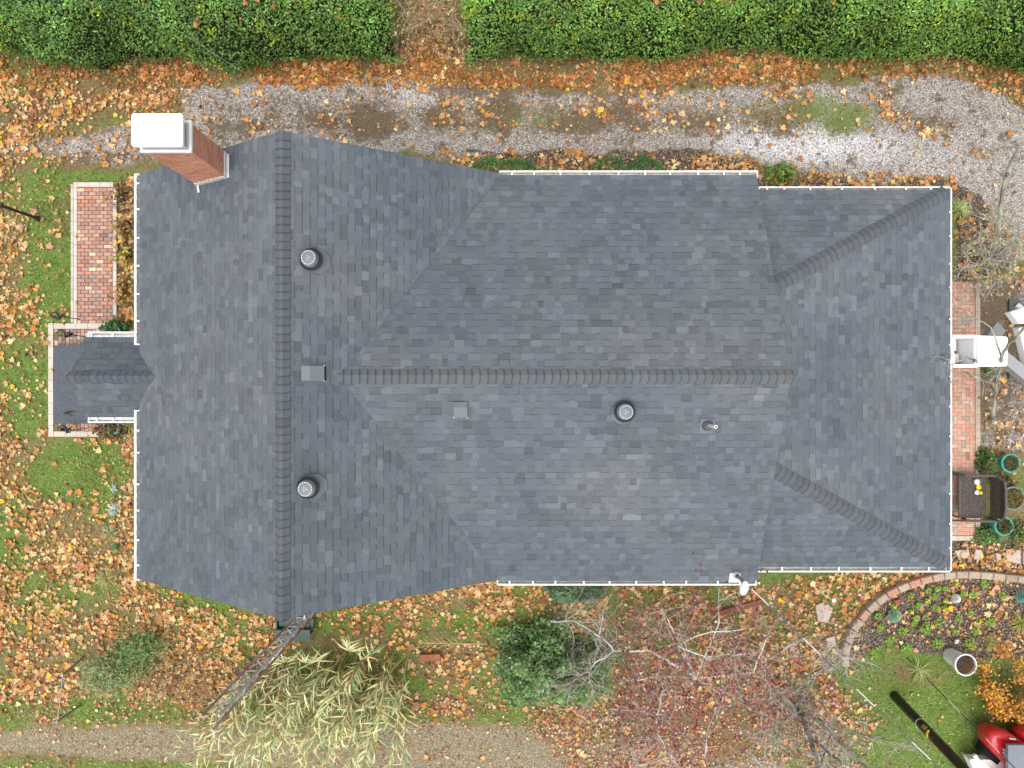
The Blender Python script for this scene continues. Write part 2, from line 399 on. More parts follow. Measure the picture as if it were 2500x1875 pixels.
# ------------------------------------------------------------------ house
EAVE, FR_RISE, RUN = 3.0, 2.7, 4.07
XW, XR, XE = -8.38, -4.31, -0.24
YN, YS = 4.735, -4.40
W_RISE, YWN, YWS, YWR = 2.08, 4.70, -4.43, 0.145
XAP, XEND = -3.375, 5.50
RE, RXE, RYN, RYS = 2.75, 10.016, 4.44, -4.18
zf_w = lambda x, y: EAVE + FR_RISE * (x - XW) / RUN
zf_e = lambda x, y: EAVE + FR_RISE * (XE - x) / RUN
zw_n = lambda x, y: EAVE + W_RISE * (YWN - y) / (YWN - YWR)
zw_s = lambda x, y: EAVE + W_RISE * (y - YWS) / (YWR - YWS)
zr_n = lambda x, y: RE + .50 * (RYN - y)
zr_s = lambda x, y: RE + .50 * (y - RYS)
zr_e = lambda x, y: RE + .264 * (RXE - x)
PYN, PYS, PYR, PXW, PXE, PE = 1.068, -.76, .154, -9.75, -7.88, 2.8
zp_n = lambda x, y: PE + .53 * (PYN - y) / .914
zp_s = lambda x, y: PE + .53 * (y - PYS) / .914

house = thing('house', 'single storey house with dark slate grey shingle roof, white gutters and brick chimney', 'house', (0, 0, 0))

def clip_poly(poly, clip):
    out = poly
    n = len(clip)
    for i in range(n):
        (ax, ay), (bx, by) = clip[i], clip[(i + 1) % n]
        if not out: return []
        res = []
        def side(p): return (bx - ax) * (p[1] - ay) - (by - ay) * (p[0] - ax)
        for j in range(len(out)):
            p, q = out[j], out[(j + 1) % len(out)]
            sp, sq = side(p), side(q)
            if sp >= 0: res.append(p)
            if (sp >= 0) != (sq >= 0):
                t = sp / (sp - sq); res.append((p[0] + (q[0] - p[0]) * t, p[1] + (q[1] - p[1]) * t))
        out = res
    return out
def area(poly):
    return .5 * sum(poly[i][0] * poly[(i + 1) % len(poly)][1] - poly[(i + 1) % len(poly)][0] * poly[i][1] for i in range(len(poly)))

def shingle_col(x, y, k):
    f = rnd.gauss(1, .05); q = rnd.random()
    if q < .18: f *= rnd.uniform(1.07, 1.22)
    elif q < .36: f *= rnd.uniform(.83, .94)
    m = float(fbm(np.array(x * .45 + 31 + k * 7), np.array(y * .45 + 17), 1)) - .5
    warm = max(-.5, min(1.1, m * 3.2 + rnd.gauss(0, .25)))
    c = (.123 + .009 * warm, .1395 + .001 * warm, .1575 - .003 * warm)
    if float(fbm(np.array(x * 1.3 + 5), np.array(y * 2.1 + 60 + k), 3)) > .64: f *= .90
    if k >= 7: f *= .88
    return tuple(max(.02, v * f * (1 + .35 * m)) for v in c)

def slope(buf, poly, zf, org, up, k=0, expo=.15, gw=(.09, .25)):
    """Courses of dimensional shingles over a convex roof plane; poly in plan, 'up' = plan direction up the slope."""
    if area(poly) < 0: poly = poly[::-1]
    ux, uy = up; ax, ay = -uy, ux
    e = .01
    m = math.hypot(zf(org[0] + ux, org[1] + uy) - zf(*org), 0)
    cosp = 1 / math.sqrt(1 + m * m); ex = expo * cosp
    to = lambda p: ((p[0] - org[0]) * ax + (p[1] - org[1]) * ay, (p[0] - org[0]) * ux + (p[1] - org[1]) * uy)
    fr = lambda q: (org[0] + q[0] * ax + q[1] * ux, org[1] + q[0] * ay + q[1] * uy)
    Q = [to(p) for p in poly]
    if area(Q) < 0: Q = Q[::-1]
    a0, a1 = min(q[0] for q in Q), max(q[0] for q in Q); b1 = max(q[1] for q in Q); b0 = min(q[1] for q in Q)
    # deck
    n = len(poly)
    top = [(x, y, zf(x, y) - .004) for x, y in poly]; bot = [(x, y, zf(x, y) - .13) for x, y in poly]
    buf.add(top + bot, [tuple(range(n)), tuple(range(2 * n - 1, n - 1, -1))] + [(i, n + i, n + (i + 1) % n, (i + 1) % n) for i in range(n)], (.09, .10, .115))
    def emit(rect, hb, ht, s0, s1, col):
        pl = clip_poly(rect, Q)
        if len(pl) < 3 or area(pl) < 2e-4: return
        nn = len(pl); vs = []
        for q in pl:
            x, y = fr(q); t = (q[1] - s0) / (s1 - s0)
            vs.append((x, y, zf(x, y) + hb + (ht - hb) * t))
        for q in pl:
            x, y = fr(q); vs.append((x, y, zf(x, y) - .003))
        buf.add(vs, [tuple(range(nn))] + [(i, nn + i, nn + (i + 1) % nn, (i + 1) % nn) for i in range(nn)], col)
    nrow = int((b1 - b0) / ex) + 2
    for r in range(nrow):
        s0 = b0 + r * ex; s1 = s0 + ex
        a = a0 - rnd.random() * .4; raised = rnd.random() < .5
        while a < a1:
            wd = rnd.uniform(*gw) if rnd.random() < .93 else rnd.uniform(.25, .45)
            x, y = fr((a + wd / 2, s0))
            c = shingle_col(x, y, k)
            hb = .011 if raised else .006
            sl_ = rnd.uniform(-.012, .012) if raised else 0
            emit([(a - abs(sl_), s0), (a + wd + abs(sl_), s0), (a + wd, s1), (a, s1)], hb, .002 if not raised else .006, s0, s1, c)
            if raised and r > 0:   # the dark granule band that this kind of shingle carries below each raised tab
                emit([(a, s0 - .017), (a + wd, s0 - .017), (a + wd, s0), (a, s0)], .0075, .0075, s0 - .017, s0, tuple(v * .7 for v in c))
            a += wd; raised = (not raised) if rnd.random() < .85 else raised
    return buf

def cap_run(name, p, q, na, nb, zl, zr_, half=.145, expo=.155, col=(.113, .125, .139), curve=True, droop=None):
    """Hip or ridge caps from p up/along to q; na/nb are plan directions of the two wings, zl/zr their slopes."""
    b = Buf(); p = Vector(p); q = Vector(q); d = q - p; L = d.length; t = d / L
    n = int(L / expo); ex = L / n
    na = Vector((*na, 0)); nb = Vector((*nb, 0))
    for i in range(n):
        f = rnd.gauss(1, .05); w = float(fbm(np.array(i * .21), np.array(p.x * 3.1), 2)) - .5
        c = (col[0] * f * (1 + .2 * w), col[1] * f, col[2] * f * (1 - .15 * w))
        s0 = p + t * (i * ex - .012); s1 = p + t * ((i + 1) * ex)
        rows = []
        for s, h in ((s0, .052), (s1, .026)):
            row = []
            for k, wk in enumerate((-1, -.55, -.2, .2, .55, 1)):
                nn, zz = (na, zl) if wk < 0 else (nb, zr_)
                off = abs(wk) * half
                bow = (1 - wk * wk) * .012
                row.append(s + nn * off + Vector((0, 0, zz * off * (1 if abs(wk) > .3 else .6) + h + bow - .012 * abs(wk))) + (-t * .02 * (1 - wk * wk) if s is s0 else -t * .0))
            rows.append(row)
        low = [v - Vector((0, 0, .045)) for v in rows[0]]
        vs = rows[0] + rows[1] + low
        fs = [(k, k + 1, 7 + k, 6 + k) for k in range(5)] + [(12 + k, 13 + k, 1 + k, k) for k in range(5)]
        b.add(vs, fs, c)
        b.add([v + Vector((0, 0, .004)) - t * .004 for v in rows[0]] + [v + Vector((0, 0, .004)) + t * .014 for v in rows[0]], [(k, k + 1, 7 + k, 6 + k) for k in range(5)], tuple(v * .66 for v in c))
    return b.build(name, M_SHINGLE, house)

def up(x, y):
    l = math.hypot(x, y); return (x / l, y / l)

b = Buf(); slope(b, [(XW, YS), (XR, YS), (XR, YN), (XW, YN)], zf_w, (XW, 0), (1, 0), 0)
slope(b, [(XR, YN), (XR, YWR), (XAP, YWR), (XE, YWN), (XE, YN)], zf_e, (XE, 0), (-1, 0), 1)
slope(b, [(XR, YWR), (XR, YS), (XE, YS), (XAP, YWR)], zf_e, (XE, 0), (-1, 0), 1)
tag(b.build('front_roof', M_SHINGLE, house), 'steep front gable roof of slate grey shingles')
b = Buf(); slope(b, [(XE, YWN), (XAP, YWR), (XEND - .04, YWR), (XEND, YWN)], zw_n, (0, YWN), (0, -1), 2)
slope(b, [(XE, YWS), (XEND, YWS), (XEND - .04, YWR), (XAP, YWR)], zw_s, (0, YWS), (0, 1), 3)
tag(b.build('wing_roof', M_SHINGLE, house), 'gable roof of the long middle wing')
XC = 5.2
yhn = RYN - .528 * (RXE - XC); yhs = RYS + .528 * (RXE - XC)
b = Buf(); slope(b, [(XC, RYN), (XC, yhn), (RXE, RYN)], zr_n, (0, RYN), (0, -1), 4)
slope(b, [(XC, RYS), (RXE, RYS), (XC, yhs)], zr_s, (0, RYS), (0, 1), 5)
slope(b, [(RXE, RYN), (XC, yhn), (XC, yhs), (RXE, RYS)], zr_e, (RXE, 0), (-1, 0), 6)
tag(b.build('rear_roof', M_SHINGLE, house), 'low hipped rear roof')
b = Buf(); slope(b, [(PXW, PYN), (-8.15, PYN), (PXE, PYR), (PXW, PYR)], zp_n, (0, PYN), (0, -1), 7)
slope(b, [(PXW, PYS), (-8.15, PYS), (PXE, PYR), (PXW, PYR)], zp_s, (0, PYS), (0, 1), 8)
tag(b.build('porch_roof', M_SHINGLE, house), 'small gabled porch roof over the front step')

zr1 = zf_w(XR, 0); zr2 = EAVE + W_RISE; zr3 = PE + .53
sl1 = -FR_RISE / RUN; sl2 = -W_RISE / 4.56
cap_run('ridge_cap', (XR, YS, zr1), (XR, YN, zr1), (-1, 0), (1, 0), sl1, sl1)
cap_run('ridge_cap', (XEND - .03, YWR, zr2), (XAP - .1, YWR, zr2), (0, -1), (0, 1), sl2, sl2, col=(.119, .130, .140))
cap_run('ridge_cap', (PXW, PYR, zr3), (PXE + .05, PYR, zr3), (0, -1), (0, 1), -.58, -.58, half=.13, col=(.100, .112, .128))
hd = up(XC - RXE, yhn - RYN); hl = (-hd[1], hd[0])
def hip(yc, yh, sgn):
    p = (RXE - .14, yc - sgn * .14 * .528, zr_e(RXE - .14, 0)); q = (5.35, yc + (yh - yc) * (RXE - 5.35) / (RXE - XC), zr_e(5.35, 0))
    d = up(q[0] - p[0], q[1] - p[1]); pn = (-d[1], d[0])
    def dz(nx, ny):     # drop of the roof going sideways from the hip line
        z1 = min(zr_e(7 + nx * .1, 0), (zr_n if sgn > 0 else zr_s)(0, (yc + (yh - yc) * (RXE - 7) / (RXE - XC)) + ny * .1))
        return (z1 - zr_e(7, 0)) / .1
    cap_run('hip_cap', p, q, pn, (-pn[0], -pn[1]), dz(*pn), dz(-pn[0], -pn[1]), half=.16, col=(.108, .119, .131))
hip(RYN, yhn, 1); hip(RYS, yhs, -1)

# dark strips painting the cut-line shadow along the two valleys
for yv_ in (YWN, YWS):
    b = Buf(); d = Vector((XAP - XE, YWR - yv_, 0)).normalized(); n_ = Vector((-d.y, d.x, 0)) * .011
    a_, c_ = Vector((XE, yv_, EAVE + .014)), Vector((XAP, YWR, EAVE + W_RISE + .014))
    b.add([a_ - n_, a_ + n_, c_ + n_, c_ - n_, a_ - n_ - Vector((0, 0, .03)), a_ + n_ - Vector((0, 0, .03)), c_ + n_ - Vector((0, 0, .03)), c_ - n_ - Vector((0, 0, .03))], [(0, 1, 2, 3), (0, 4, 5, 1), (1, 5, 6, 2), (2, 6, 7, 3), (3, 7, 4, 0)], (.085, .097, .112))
    b.build('valley_shadow', M_PAINT, house)

# walls
WC = (.62, .62, .60)
b = Buf()
def wall(b, x0, x1, y0, y1, z0, z1): b.box(((x0 + x1) / 2, (y0 + y1) / 2, (z0 + z1) / 2), (x1 - x0, y1 - y0, z1 - z0), WC)
wall(b, -8.0, -.6, YS + .3, YN - .3, -.1, 2.95)
# gable ends of the front block
for yy in (YS + .3, YN - .3):
    b.add([(-8.0, yy, 2.95), (-.6, yy, 2.95), (XR, yy, zr1 - .3), (-8.0, yy + (.15 if yy < 0 else -.15), 2.95), (-.6, yy + (.15 if yy < 0 else -.15), 2.95), (XR, yy + (.15 if yy < 0 else -.15), zr1 - .3)], [(0, 1, 2), (5, 4, 3), (0, 2, 5, 3), (1, 4, 5, 2)], WC)
b.build('wall', M_SIDING, house)
b = Buf(); wall(b, -.6, 5.3, YWS + .35, YWN - .35, -.1, 2.94)
b.add([(5.3, YWS + .3, 2.94), (5.3, YWN - .3, 2.94), (5.3, YWR, zr2 - .15), (5.15, YWS + .3, 2.94), (5.15, YWN - .3, 2.94), (5.15, YWR, zr2 - .15)], [(0, 1, 2), (5, 4, 3), (0, 2, 5, 3), (1, 4, 5, 2)], WC)
b.build('wall', M_SIDING, house)
b = Buf(); wall(b, 5.301, RXE - .3, RYS + .3, RYN - .3, -.1, 2.7); b.build('wall', M_SIDING, house)
def window(x, y, nx, ny, z=1.5, ww=.95, hh=1.25):
    f = Buf(); rz = math.atan2(ny, nx)
    f.box((x + nx * .02, y + ny * .02, z), (.06, ww + .16, hh + .16), (.75, .75, .74), rz)
    o = f.build('window', M_WHITE, house)
    g = Buf(); g.box((x + nx * .045, y + ny * .045, z), (.03, ww, hh), (.05, .06, .07), rz); g.build('pane', M_GLASS, o)
for x in (-7, -4.8, -2.2): window(x, YS + .3, 0, -1)
for x in (-4.0, -2.0): window(x, YN - .3, 0, 1)
for x in (1.0, 3.5): window(x, YWS + .35, 0, -1); window(x, YWN - .35, 0, 1)
for y in (2.8, -2.6): window(-8.0, y, -1, 0)
for y in (2.6, -1.6): window(RXE - .3, y, 1, 0)
f = Buf(); f.box((-8.03, .15, 1.35), (.06, .95, 2.05), (.18, .05, .04)); dr = f.build('door', M_PAINT, house)
f = Buf(); f.box((-8.09, .5, 1.3), (.06, .05, .05), (.5, .4, .2)); f.build('handle', M_GALV, dr)

# gutters
GW = (.80, .80, .78); GT = (.52, .50, .44)
brk_mesh = {}
def gutter(x0, y0, x1, y1, nx, ny, z, width=.115, lip=.034, brackets=(), axis='u', label=None, bw=.036, caps=(1, 1), short=False, board=0):
    """Trough from (x0,y0) to (x1,y1) along the roof edge, opening outward along (nx,ny)."""
    L = math.hypot(x1 - x0, y1 - y0); rz = math.atan2(y1 - y0, x1 - x0)
    cx, cy = (x0 + x1) / 2, (y0 + y1) / 2
    b = Buf()
    def strip(o0, o1, zz0, zz1, col, l=L):
        b.box((cx + nx * (o0 + o1) / 2, cy + ny * (o0 + o1) / 2, (zz0 + zz1) / 2), (l, o1 - o0, zz1 - zz0), col, rz)
    strip(width - lip, width, z - .115, z + .012, GW, L)
    strip(-.05, width - lip, z - .118, z - .105, GT)
    strip(-.07, -.055, z - .16, z - .025, GW)
    if board: strip(-.005, board, z - .10, z - .02, GW)
    for sgn, on in ((-1, caps[0]), (1, caps[1])):
        if on:
            ex = cx + math.cos(rz) * sgn * (L / 2 - .014); ey = cy + math.sin(rz) * sgn * (L / 2 - .014)
            o0, o1 = -.04, width - lip - .001
            b.box((ex + nx * (o0 + o1) / 2, ey + ny * (o0 + o1) / 2, z - .05), (.028, o1 - o0, .112), GW, rz)
    o = b.build('gutter', M_TROUGH, house)
    if label: o['label'] = label
    key = (round(width, 3), abs(nx) > .5, short)
    for pv in brackets:
        if axis == 'u': bx = (pv - 1250) * (CAM_H - z) / F; by = cy
        else: bx = cx; by = (937.5 - pv) * (CAM_H - z) / F
        q = Buf(); ln = width - lip + (.03 if not short else .035)
        q.box((0, 0, 0), (bw, ln, .012) if abs(ny) > .5 else (ln, bw, .012), (.82, .82, .81))
        if key not in brk_mesh:
            ob = q.build('gutter_bracket', M_WHITE); brk_mesh[key] = ob.data
        else:
            ob = bpy.data.objects.new('gutter_bracket', brk_mesh[key]); COL.objects.link(ob)
        ob.parent = o
        off = (width - lip - .002) - ln / 2
        ob.location = (bx + nx * off, by + ny * off, z + (.012 if not short else .042))
    return o
ywg = lambda v, z=EAVE: (937.5 - v) * (CAM_H - z) / F
xug = lambda u, z=EAVE: (u - 1250) * (CAM_H - z) / F
gutter(XW, YN, XW, ywg(842), -1, 0, EAVE - .02, .125, .05, (448, 511, 581, 649, 718, 784), 'v', 'front gutter north of the porch')
gutter(XW, ywg(1001), XW, YS - .02, -1, 0, EAVE - .02, .125, .05, (1051, 1105, 1182, 1246, 1318, 1380), 'v', 'front gutter south of the porch')
gutter(xug(1219), YWN, xug(1851), YWN, 0, 1, EAVE - .02, .105, .036, (1250, 1304, 1368, 1439, 1510, 1575, 1636, 1704, 1767, 1806))
gutter(xug(1213), YWS, xug(1848), YWS, 0, -1, EAVE - .02, .105, .036, (1244, 1301, 1356, 1425, 1488, 1553, 1620, 1675, 1752, 1806))
gutter(xug(1862), RYN, RXE + .04, RYN, 0, 1, RE - .02, .075, .028, (1872, 1914, 1978, 2055, 2135, 2211, 2272), caps=(1, 0))
gutter(xug(1858), RYS, RXE + .04, RYS, 0, -1, RE - .02, .125, .034, (1909, 1979, 2047, 2124, 2200, 2267), caps=(1, 0))
gutter(RXE, RYN + .075, RXE, RYS - .125, 1, 0, RE - .02, .042, .034, (519, 577, 645, 702, 779, 842, 919, 992, 1065, 1132, 1205, 1278, 1337), 'v', 'rear gutter', caps=(0, 0), short=True)
gutter(PXW + .08, PYN, XW - .05, PYN, 0, 1, PE - .02, .125, .03, (224, 276), board=.04, bw=.05)
gutter(PXW + .08, PYS, XW - .05, PYS, 0, -1, PE - .02, .125, .03, (237, 277), board=.05, bw=.05)

# porch: landing, posts
b = Buf(); b.box(((-12.03 - 8.01) / 2, -.01, .16), (12.03 - 8.01, 2.06, .32), (.098, .111, .128)); b.build('porch_landing', M_STONE, house)
for y in (.90, -.60):
    b = Buf(); b.box((-9.6, y, 1.52), (.12, .12, 2.4), (.75, .75, .74)); b.box((-9.6, y, .36), (.18, .18, .08), (.75, .75, .74)); b.build('porch_post', M_WHITE, house)

# chimney
def brick_stack(b, x0, x1, y0, y1, z0, z1):
    bl, bh, mj = .205, .062, .011
    b.box(((x0 + x1) / 2, (y0 + y1) / 2, (z0 + z1) / 2), (x1 - x0 - .012, y1 - y0 - .012, z1 - z0), (.55, .34, .25))
    n = int((z1 - z0) / (bh + mj))
    def bc():
        f = rnd.gauss(1, .09); return (.56 * f, .262 * f, .175 * f)
    for r in range(n):
        z = z0 + r * (bh + mj) + bh / 2 + mj
        for face in range(4):
            ln = (x1 - x0) if face < 2 else (y1 - y0)
            s = -ln / 2 - (bl / 2 if r % 2 else 0)
            while s < ln / 2:
                e0, e1 = max(s, -ln / 2), min(s + bl, ln / 2)
                if e1 - e0 > .03:
                    m_ = (e0 + e1) / 2; l = e1 - e0 - mj; c = bc()
                    if face == 0: b.box(((x0 + x1) / 2 + m_, y0 + .008, z), (l, .02, bh), c)
                    elif face == 1: b.box(((x0 + x1) / 2 + m_, y1 - .008, z), (l, .02, bh), c)
                    elif face == 2: b.box((x0 + .008, (y0 + y1) / 2 + m_, z), (.02, l, bh), c)
                    else: b.box((x1 - .008, (y0 + y1) / 2 + m_, z), (.02, l, bh), c)
                s += bl + mj
CX0, CX1, CY0, CY1 = -6.54, -5.70, 4.13, 4.63
b = Buf(); brick_stack(b, CX0, CX1, CY0, CY1, 3.0, 6.38); chim = b.build('chimney', M_BRICK, house)
b = Buf()
for (cx, cy, sx, sy) in (((CX0 + CX1) / 2, CY0 - .01, .90, .05), ((CX0 + CX1) / 2, CY1 + .01, .90, .05), (CX0 - .01, (CY0 + CY1) / 2, .05, .466), (CX1 + .01, (CY0 + CY1) / 2, .05, .466)):
    b.box((cx, cy, 6.405), (sx, sy, .05), (.82, .82, .80))
b.build('chimney_rim', M_WHITE, chim)
b = Buf(); b.box(((CX0 + CX1) / 2, (CY0 + CY1) / 2, 6.53), (.76, .42, .30), (.30, .31, .33)); b.box(((CX0 + CX1) / 2, (CY0 + CY1) / 2, 6.44), (.80, .45, .06), (.62, .63, .65)); b.build('flue_skirt', M_GALV, chim)
hx, hy, cxm, cym = .445, .285, (CX0 + CX1) / 2, (CY0 + CY1) / 2
oct_ = [(cxm - hx, cym - hy + .03), (cxm - hx + .03, cym - hy), (cxm + hx - .03, cym - hy), (cxm + hx, cym - hy + .03), (cxm + hx, cym + hy - .03), (cxm + hx - .03, cym + hy), (cxm - hx + .03, cym + hy), (cxm - hx, cym + hy - .03)]
b = Buf(); b.prism(oct_, 6.68, 6.74, (.88, .88, .87)); b.build('chimney_cap', M_WHITE, chim)
b = Buf()    # stepped flashing where the stack meets the roof
for i in range(7):
    x = CX0 + .06 + i * .12; z = zf_w(x, 0)
    b.box((x, CY0 - .012, z + .07), (.118, .015, .13 + .03 * (i % 2)), (.62, .59, .55))
for i in range(4):
    y = CY0 + .06 + i * .12
    b.box((CX1 + .014, y, zf_w(CX1, 0) + .09), (.016, .118, .16), (.62, .60, .56))
b.add([(CX1 + .01, CY0 - .02, zf_w(CX1, 0) + .035), (CX1 + .075, CY0 - .02, zf_w(CX1 + .07, 0) + .035), (CX1 + .075, CY1 - .05, zf_w(CX1 + .07, 0) + .035), (CX1 + .01, CY1 - .05, zf_w(CX1, 0) + .035)], [(0, 1, 2, 3)], (.72, .73, .73))
b.add([(CX0 - .0, CY0 - .02, zf_w(CX0, 0) + .035), (CX0 + .06, CY0 - .02, zf_w(CX0 + .06, 0) + .035), (CX0 + .09, CY0 - .17, zf_w(CX0 + .09, 0) + .035), (CX0 + .03, CY0 - .17, zf_w(CX0 + .03, 0) + .035)], [(3, 2, 1, 0)], (.7, .72, .75))
b.build('chimney_flashing', M_WHITE, chim)

# roof turbines, box vents, pipe vent
def turbine(x, y, zb, tilt_axis, label):
    b = Buf(); nv = 26
    for k in range(nv):
        a = 2 * math.pi * k / nv; row0 = []; row1 = []
        for j in range(7):
            s = j / 6; th = a + .55 * s
            r = .118 + .050 * math.sin(s * 1.5) ; z = .372 - .13 * s ** 1.5
            for lst, da in ((row0, 0), (row1, .13)):
                rr = r * (1 if da == 0 else .93)
                lst.append((x + rr * math.cos(th + da), y + rr * math.sin(th + da), zb + z))
        b.add(row0 + row1, [(j, j + 1, 8 + j, 7 + j) for j in range(6)], (.22, .24, .255))
    o = b.build('roof_turbine', M_PAINT, house); o['label'] = label
    c = Buf(); c.lathe((x, y, zb), [(.0, .395), (.06, .392), (.11, .385), (.137, .37), (.137, .36)], 26, (.155, .175, .195))
    for k in range(26):
        a = 2 * math.pi * k / 26; c.box((x + .126 * math.cos(a), y + .126 * math.sin(a), zb + .383), (.014, .014, .012), (.85, .86, .87), a)
    for k in range(3):
        a = 2 * math.pi * k / 3; c.box((x + .03 * math.cos(a), y + .03 * math.sin(a), zb + .398), (.014, .014, .012), (.85, .86, .87), a)
    c.build('turbine_cap', M_PAINT, o)
    d = Buf(); d.lathe((x, y, zb), [(.19, .10), (.208, .17), (.205, .20), (.165, .235), (.12, .34), (.0, .355)], 26, (.018, .019, .021))  # near-black core and rim blocks paint the shade under the vanes
    for k in range(26):
        a = 2 * math.pi * k / 26; d.box((x + .209 * math.cos(a), y + .209 * math.sin(a), zb + .185), (.022, .024, .05), (.016, .016, .018), a)
    d.lathe((x, y, zb), [(.15, -.15), (.15, .11)], 20, (.16, .17, .19))
    d.build('turbine_shade_core', M_PAINT, o)
    return o
def plate(buf, x, y, zf, r, n, col, h=.04):
    vs = [(x + r * math.cos(2 * math.pi * (k + .5) / n), y + r * math.sin(2 * math.pi * (k + .5) / n)) for k in range(n)]
    m = len(vs)
    buf.add([(a, c, zf(a, c) + h) for a, c in vs] + [(a, c, zf(a, c)) for a, c in vs], [tuple(range(m))] + [(i, m + i, m + (i + 1) % m, (i + 1) % m) for i in range(m)], col)
for (x, y, zf, lb) in ((-3.80, 2.36, zf_e, 'roof turbine near the north end of the front ridge'), (-3.85, -1.955, zf_e, 'roof turbine near the south end of the front ridge'), (2.225, -.548, zw_s, 'roof turbine on the south slope of the wing')):
    o = turbine(x, y, zf(x, y), None, lb)
    b = Buf(); plate(b, x + (.05 if x < 0 else 0), y - (.0 if x < 0 else .02), zf, .245, 8, (.15, .165, .185)); b.build('turbine_base', M_PAINT, o)
def box_vent(x, y, zf, sx, sy, ux, uy):
    """slant-back box vent; (ux,uy) up-slope plan direction"""
    b = Buf(); z = zf(x, y)
    rz = math.atan2(uy, ux)
    c, s = math.cos(rz), math.sin(rz)
    def W(a, t, zz): return (x + c * a - s * t, y + s * a + c * t, zz)
    h0, h1 = .05, .15
    zu = zf(x + ux * sx / 2, y + uy * sx / 2) ; zd = zf(x - ux * sx / 2, y - uy * sx / 2)
    A = [W(sx / 2, -sy / 2, zu + h0), W(sx / 2, sy / 2, zu + h0), W(.05, sy / 2, z + h1), W(.05, -sy / 2, z + h1), W(-sx / 2, sy / 2, zd + h1 + .03), W(-sx / 2, -sy / 2, zd + h1 + .03)]
    B = [W(sx / 2, -sy / 2, zu), W(sx / 2, sy / 2, zu), W(-sx / 2, sy / 2, zd), W(-sx / 2, -sy / 2, zd)]
    b.add(A[:4], [(0, 1, 2, 3)], (.135, .15, .165)); b.add([A[3], A[2], A[4], A[5]], [(0, 1, 2, 3)], (.118, .135, .152))
    b.add([A[0], A[3], A[5], B[3], B[0]], [(0, 1, 2, 3, 4)], (.2, .22, .25)); b.add([A[1], B[1], B[2], A[4], A[2]], [(0, 1, 2, 3, 4)], (.2, .22, .25))
    b.add([A[0], B[0], B[1], A[1]], [(0, 1, 2, 3)], (.2, .22, .25)); b.add([A[5], A[4], B[2], B[3]], [(0, 1, 2, 3)], (.02, .02, .022))
    for t in (-sy / 2, sy / 2):
        b.box(W(-sx / 2, t, zd + h1 + .035), (.014, .014, .01), (.8, .8, .8), rz)
    o = b.build('box_vent', M_PAINT, house)
    f = Buf(); q = [W(-sx / 2 - .05, -sy / 2 - .05, 0), W(sx / 2, -sy / 2 - .05, 0), W(sx / 2, sy / 2 + .05, 0), W(-sx / 2 - .05, sy / 2 + .05, 0)]
    f.add([(p[0], p[1], zf(p[0], p[1]) + .03) for p in q] + [(p[0], p[1], zf(p[0], p[1])) for p in q], [(0, 1, 2, 3)] + [(i, 4 + i, 4 + (i + 1) % 4, (i + 1) % 4) for i in range(4)], (.112, .127, .145))
    f.build('vent_flange', M_PAINT, o)
box_vent(-3.79, .205, zf_e, .40, .285, -1, 0)
box_vent(-1.02, -.512, zw_s, .31, .27, 0, 1)
xv, yv = 3.94, -.83; zv = zw_s(xv, yv)
b = Buf(); b.lathe((xv, yv, zv), [(.12, -.02), (.115, .06), (.09, .10), (.05, .17), (.045, .17)], 20, (.10, .115, .13)); plate(b, xv, yv - .02, zw_s, .21, 4, (.2, .22, .245), .03)
pv_ = b.build('pipe_vent', M_PAINT, house, True)
b = Buf(); b.tube([(xv, yv, zv), (xv, yv, zv + .62)], .036, 12, (.72, .68, .58)); b.lathe((xv, yv, zv + .621), [(.0, 0), (.02, 0)], 10, (.03, .03, .03)); b.build('vent_pipe', M_WHITE, pv_)

# service mast with weatherhead
mx, my = xug(1800, 3.2), ywg(1407, 3.2)
zm = zw_s(mx, my)
b = Buf(); plate(b, mx - .02, my - .07, zw_s, .17, 4, (.66, .66, .64), .035); b.lathe((mx, my, zm), [(.085, 0), (.075, .07), (.05, .13)], 18, (.74, .74, .73))
mast = b.build('service_mast', M_WHITE, house, False)
top = Vector((mx, my, zm + .62))
b = Buf(); b.tube([(mx, my, zm), top], .034, 12, (.30, .31, .29)); b.build('mast_pipe', M_GALV, mast)
b = Buf(); R_ = Matrix.Rotation(math.radians(-14), 3, 'Z')
ring = []
for i in range(9):
    ph = -math.pi / 2 + math.pi * i / 8
    for k in range(14):
        a = 2 * math.pi * k / 14
        v = Vector((math.cos(ph) * math.cos(a) * .095, math.cos(ph) * math.sin(a) * .165, math.sin(ph) * .075))
        ring.append(top + R_ @ (v + Vector((.03, -.12, -.02))))
fs = [(i * 14 + k, i * 14 + (k + 1) % 14, (i + 1) * 14 + (k + 1) % 14, (i + 1) * 14 + k) for i in range(8) for k in range(14)]
b.add(ring, fs, (.80, .80, .79)); b.build('weatherhead', M_WHITE, mast, True)

# ------------------------------------------------------------------ paving
def brick_col(pal):
    r = rnd.random(); acc = 0
    for p, c in pal:
        acc += p
        if r <= acc: break
    f = rnd.gauss(1, .1); return tuple(v * f for v in c)
PAL1 = [(.50, (.43, .25, .195)), (.22, (.50, .30, .23)), (.10, (.36, .22, .18)), (.07, (.66, .50, .32)), (.05, (.31, .28, .27)), (.06, (.50, .22, .13))]
PAL2 = [(.62, (.56, .31, .225)), (.22, (.52, .36, .275)), (.16, (.42, .355, .29))]
def px_rect(u0, v0, u1, v1, z=.03):
    a = P(u0, v1, z); c = P(u1, v0, z); return a.x, c.x, a.y, c.y
b = Buf()
x0, x1, y0, y1 = px_rect(180, 446, 286, 806)
b.box(((x0 + x1) / 2, (y0 + y1) / 2, -.02), (x1 - x0, y1 - y0, .06), (.27, .20, .15))
bx0, bx1, by0, by1 = px_rect(190, 458, 277, 800)
y = by0; r = 0
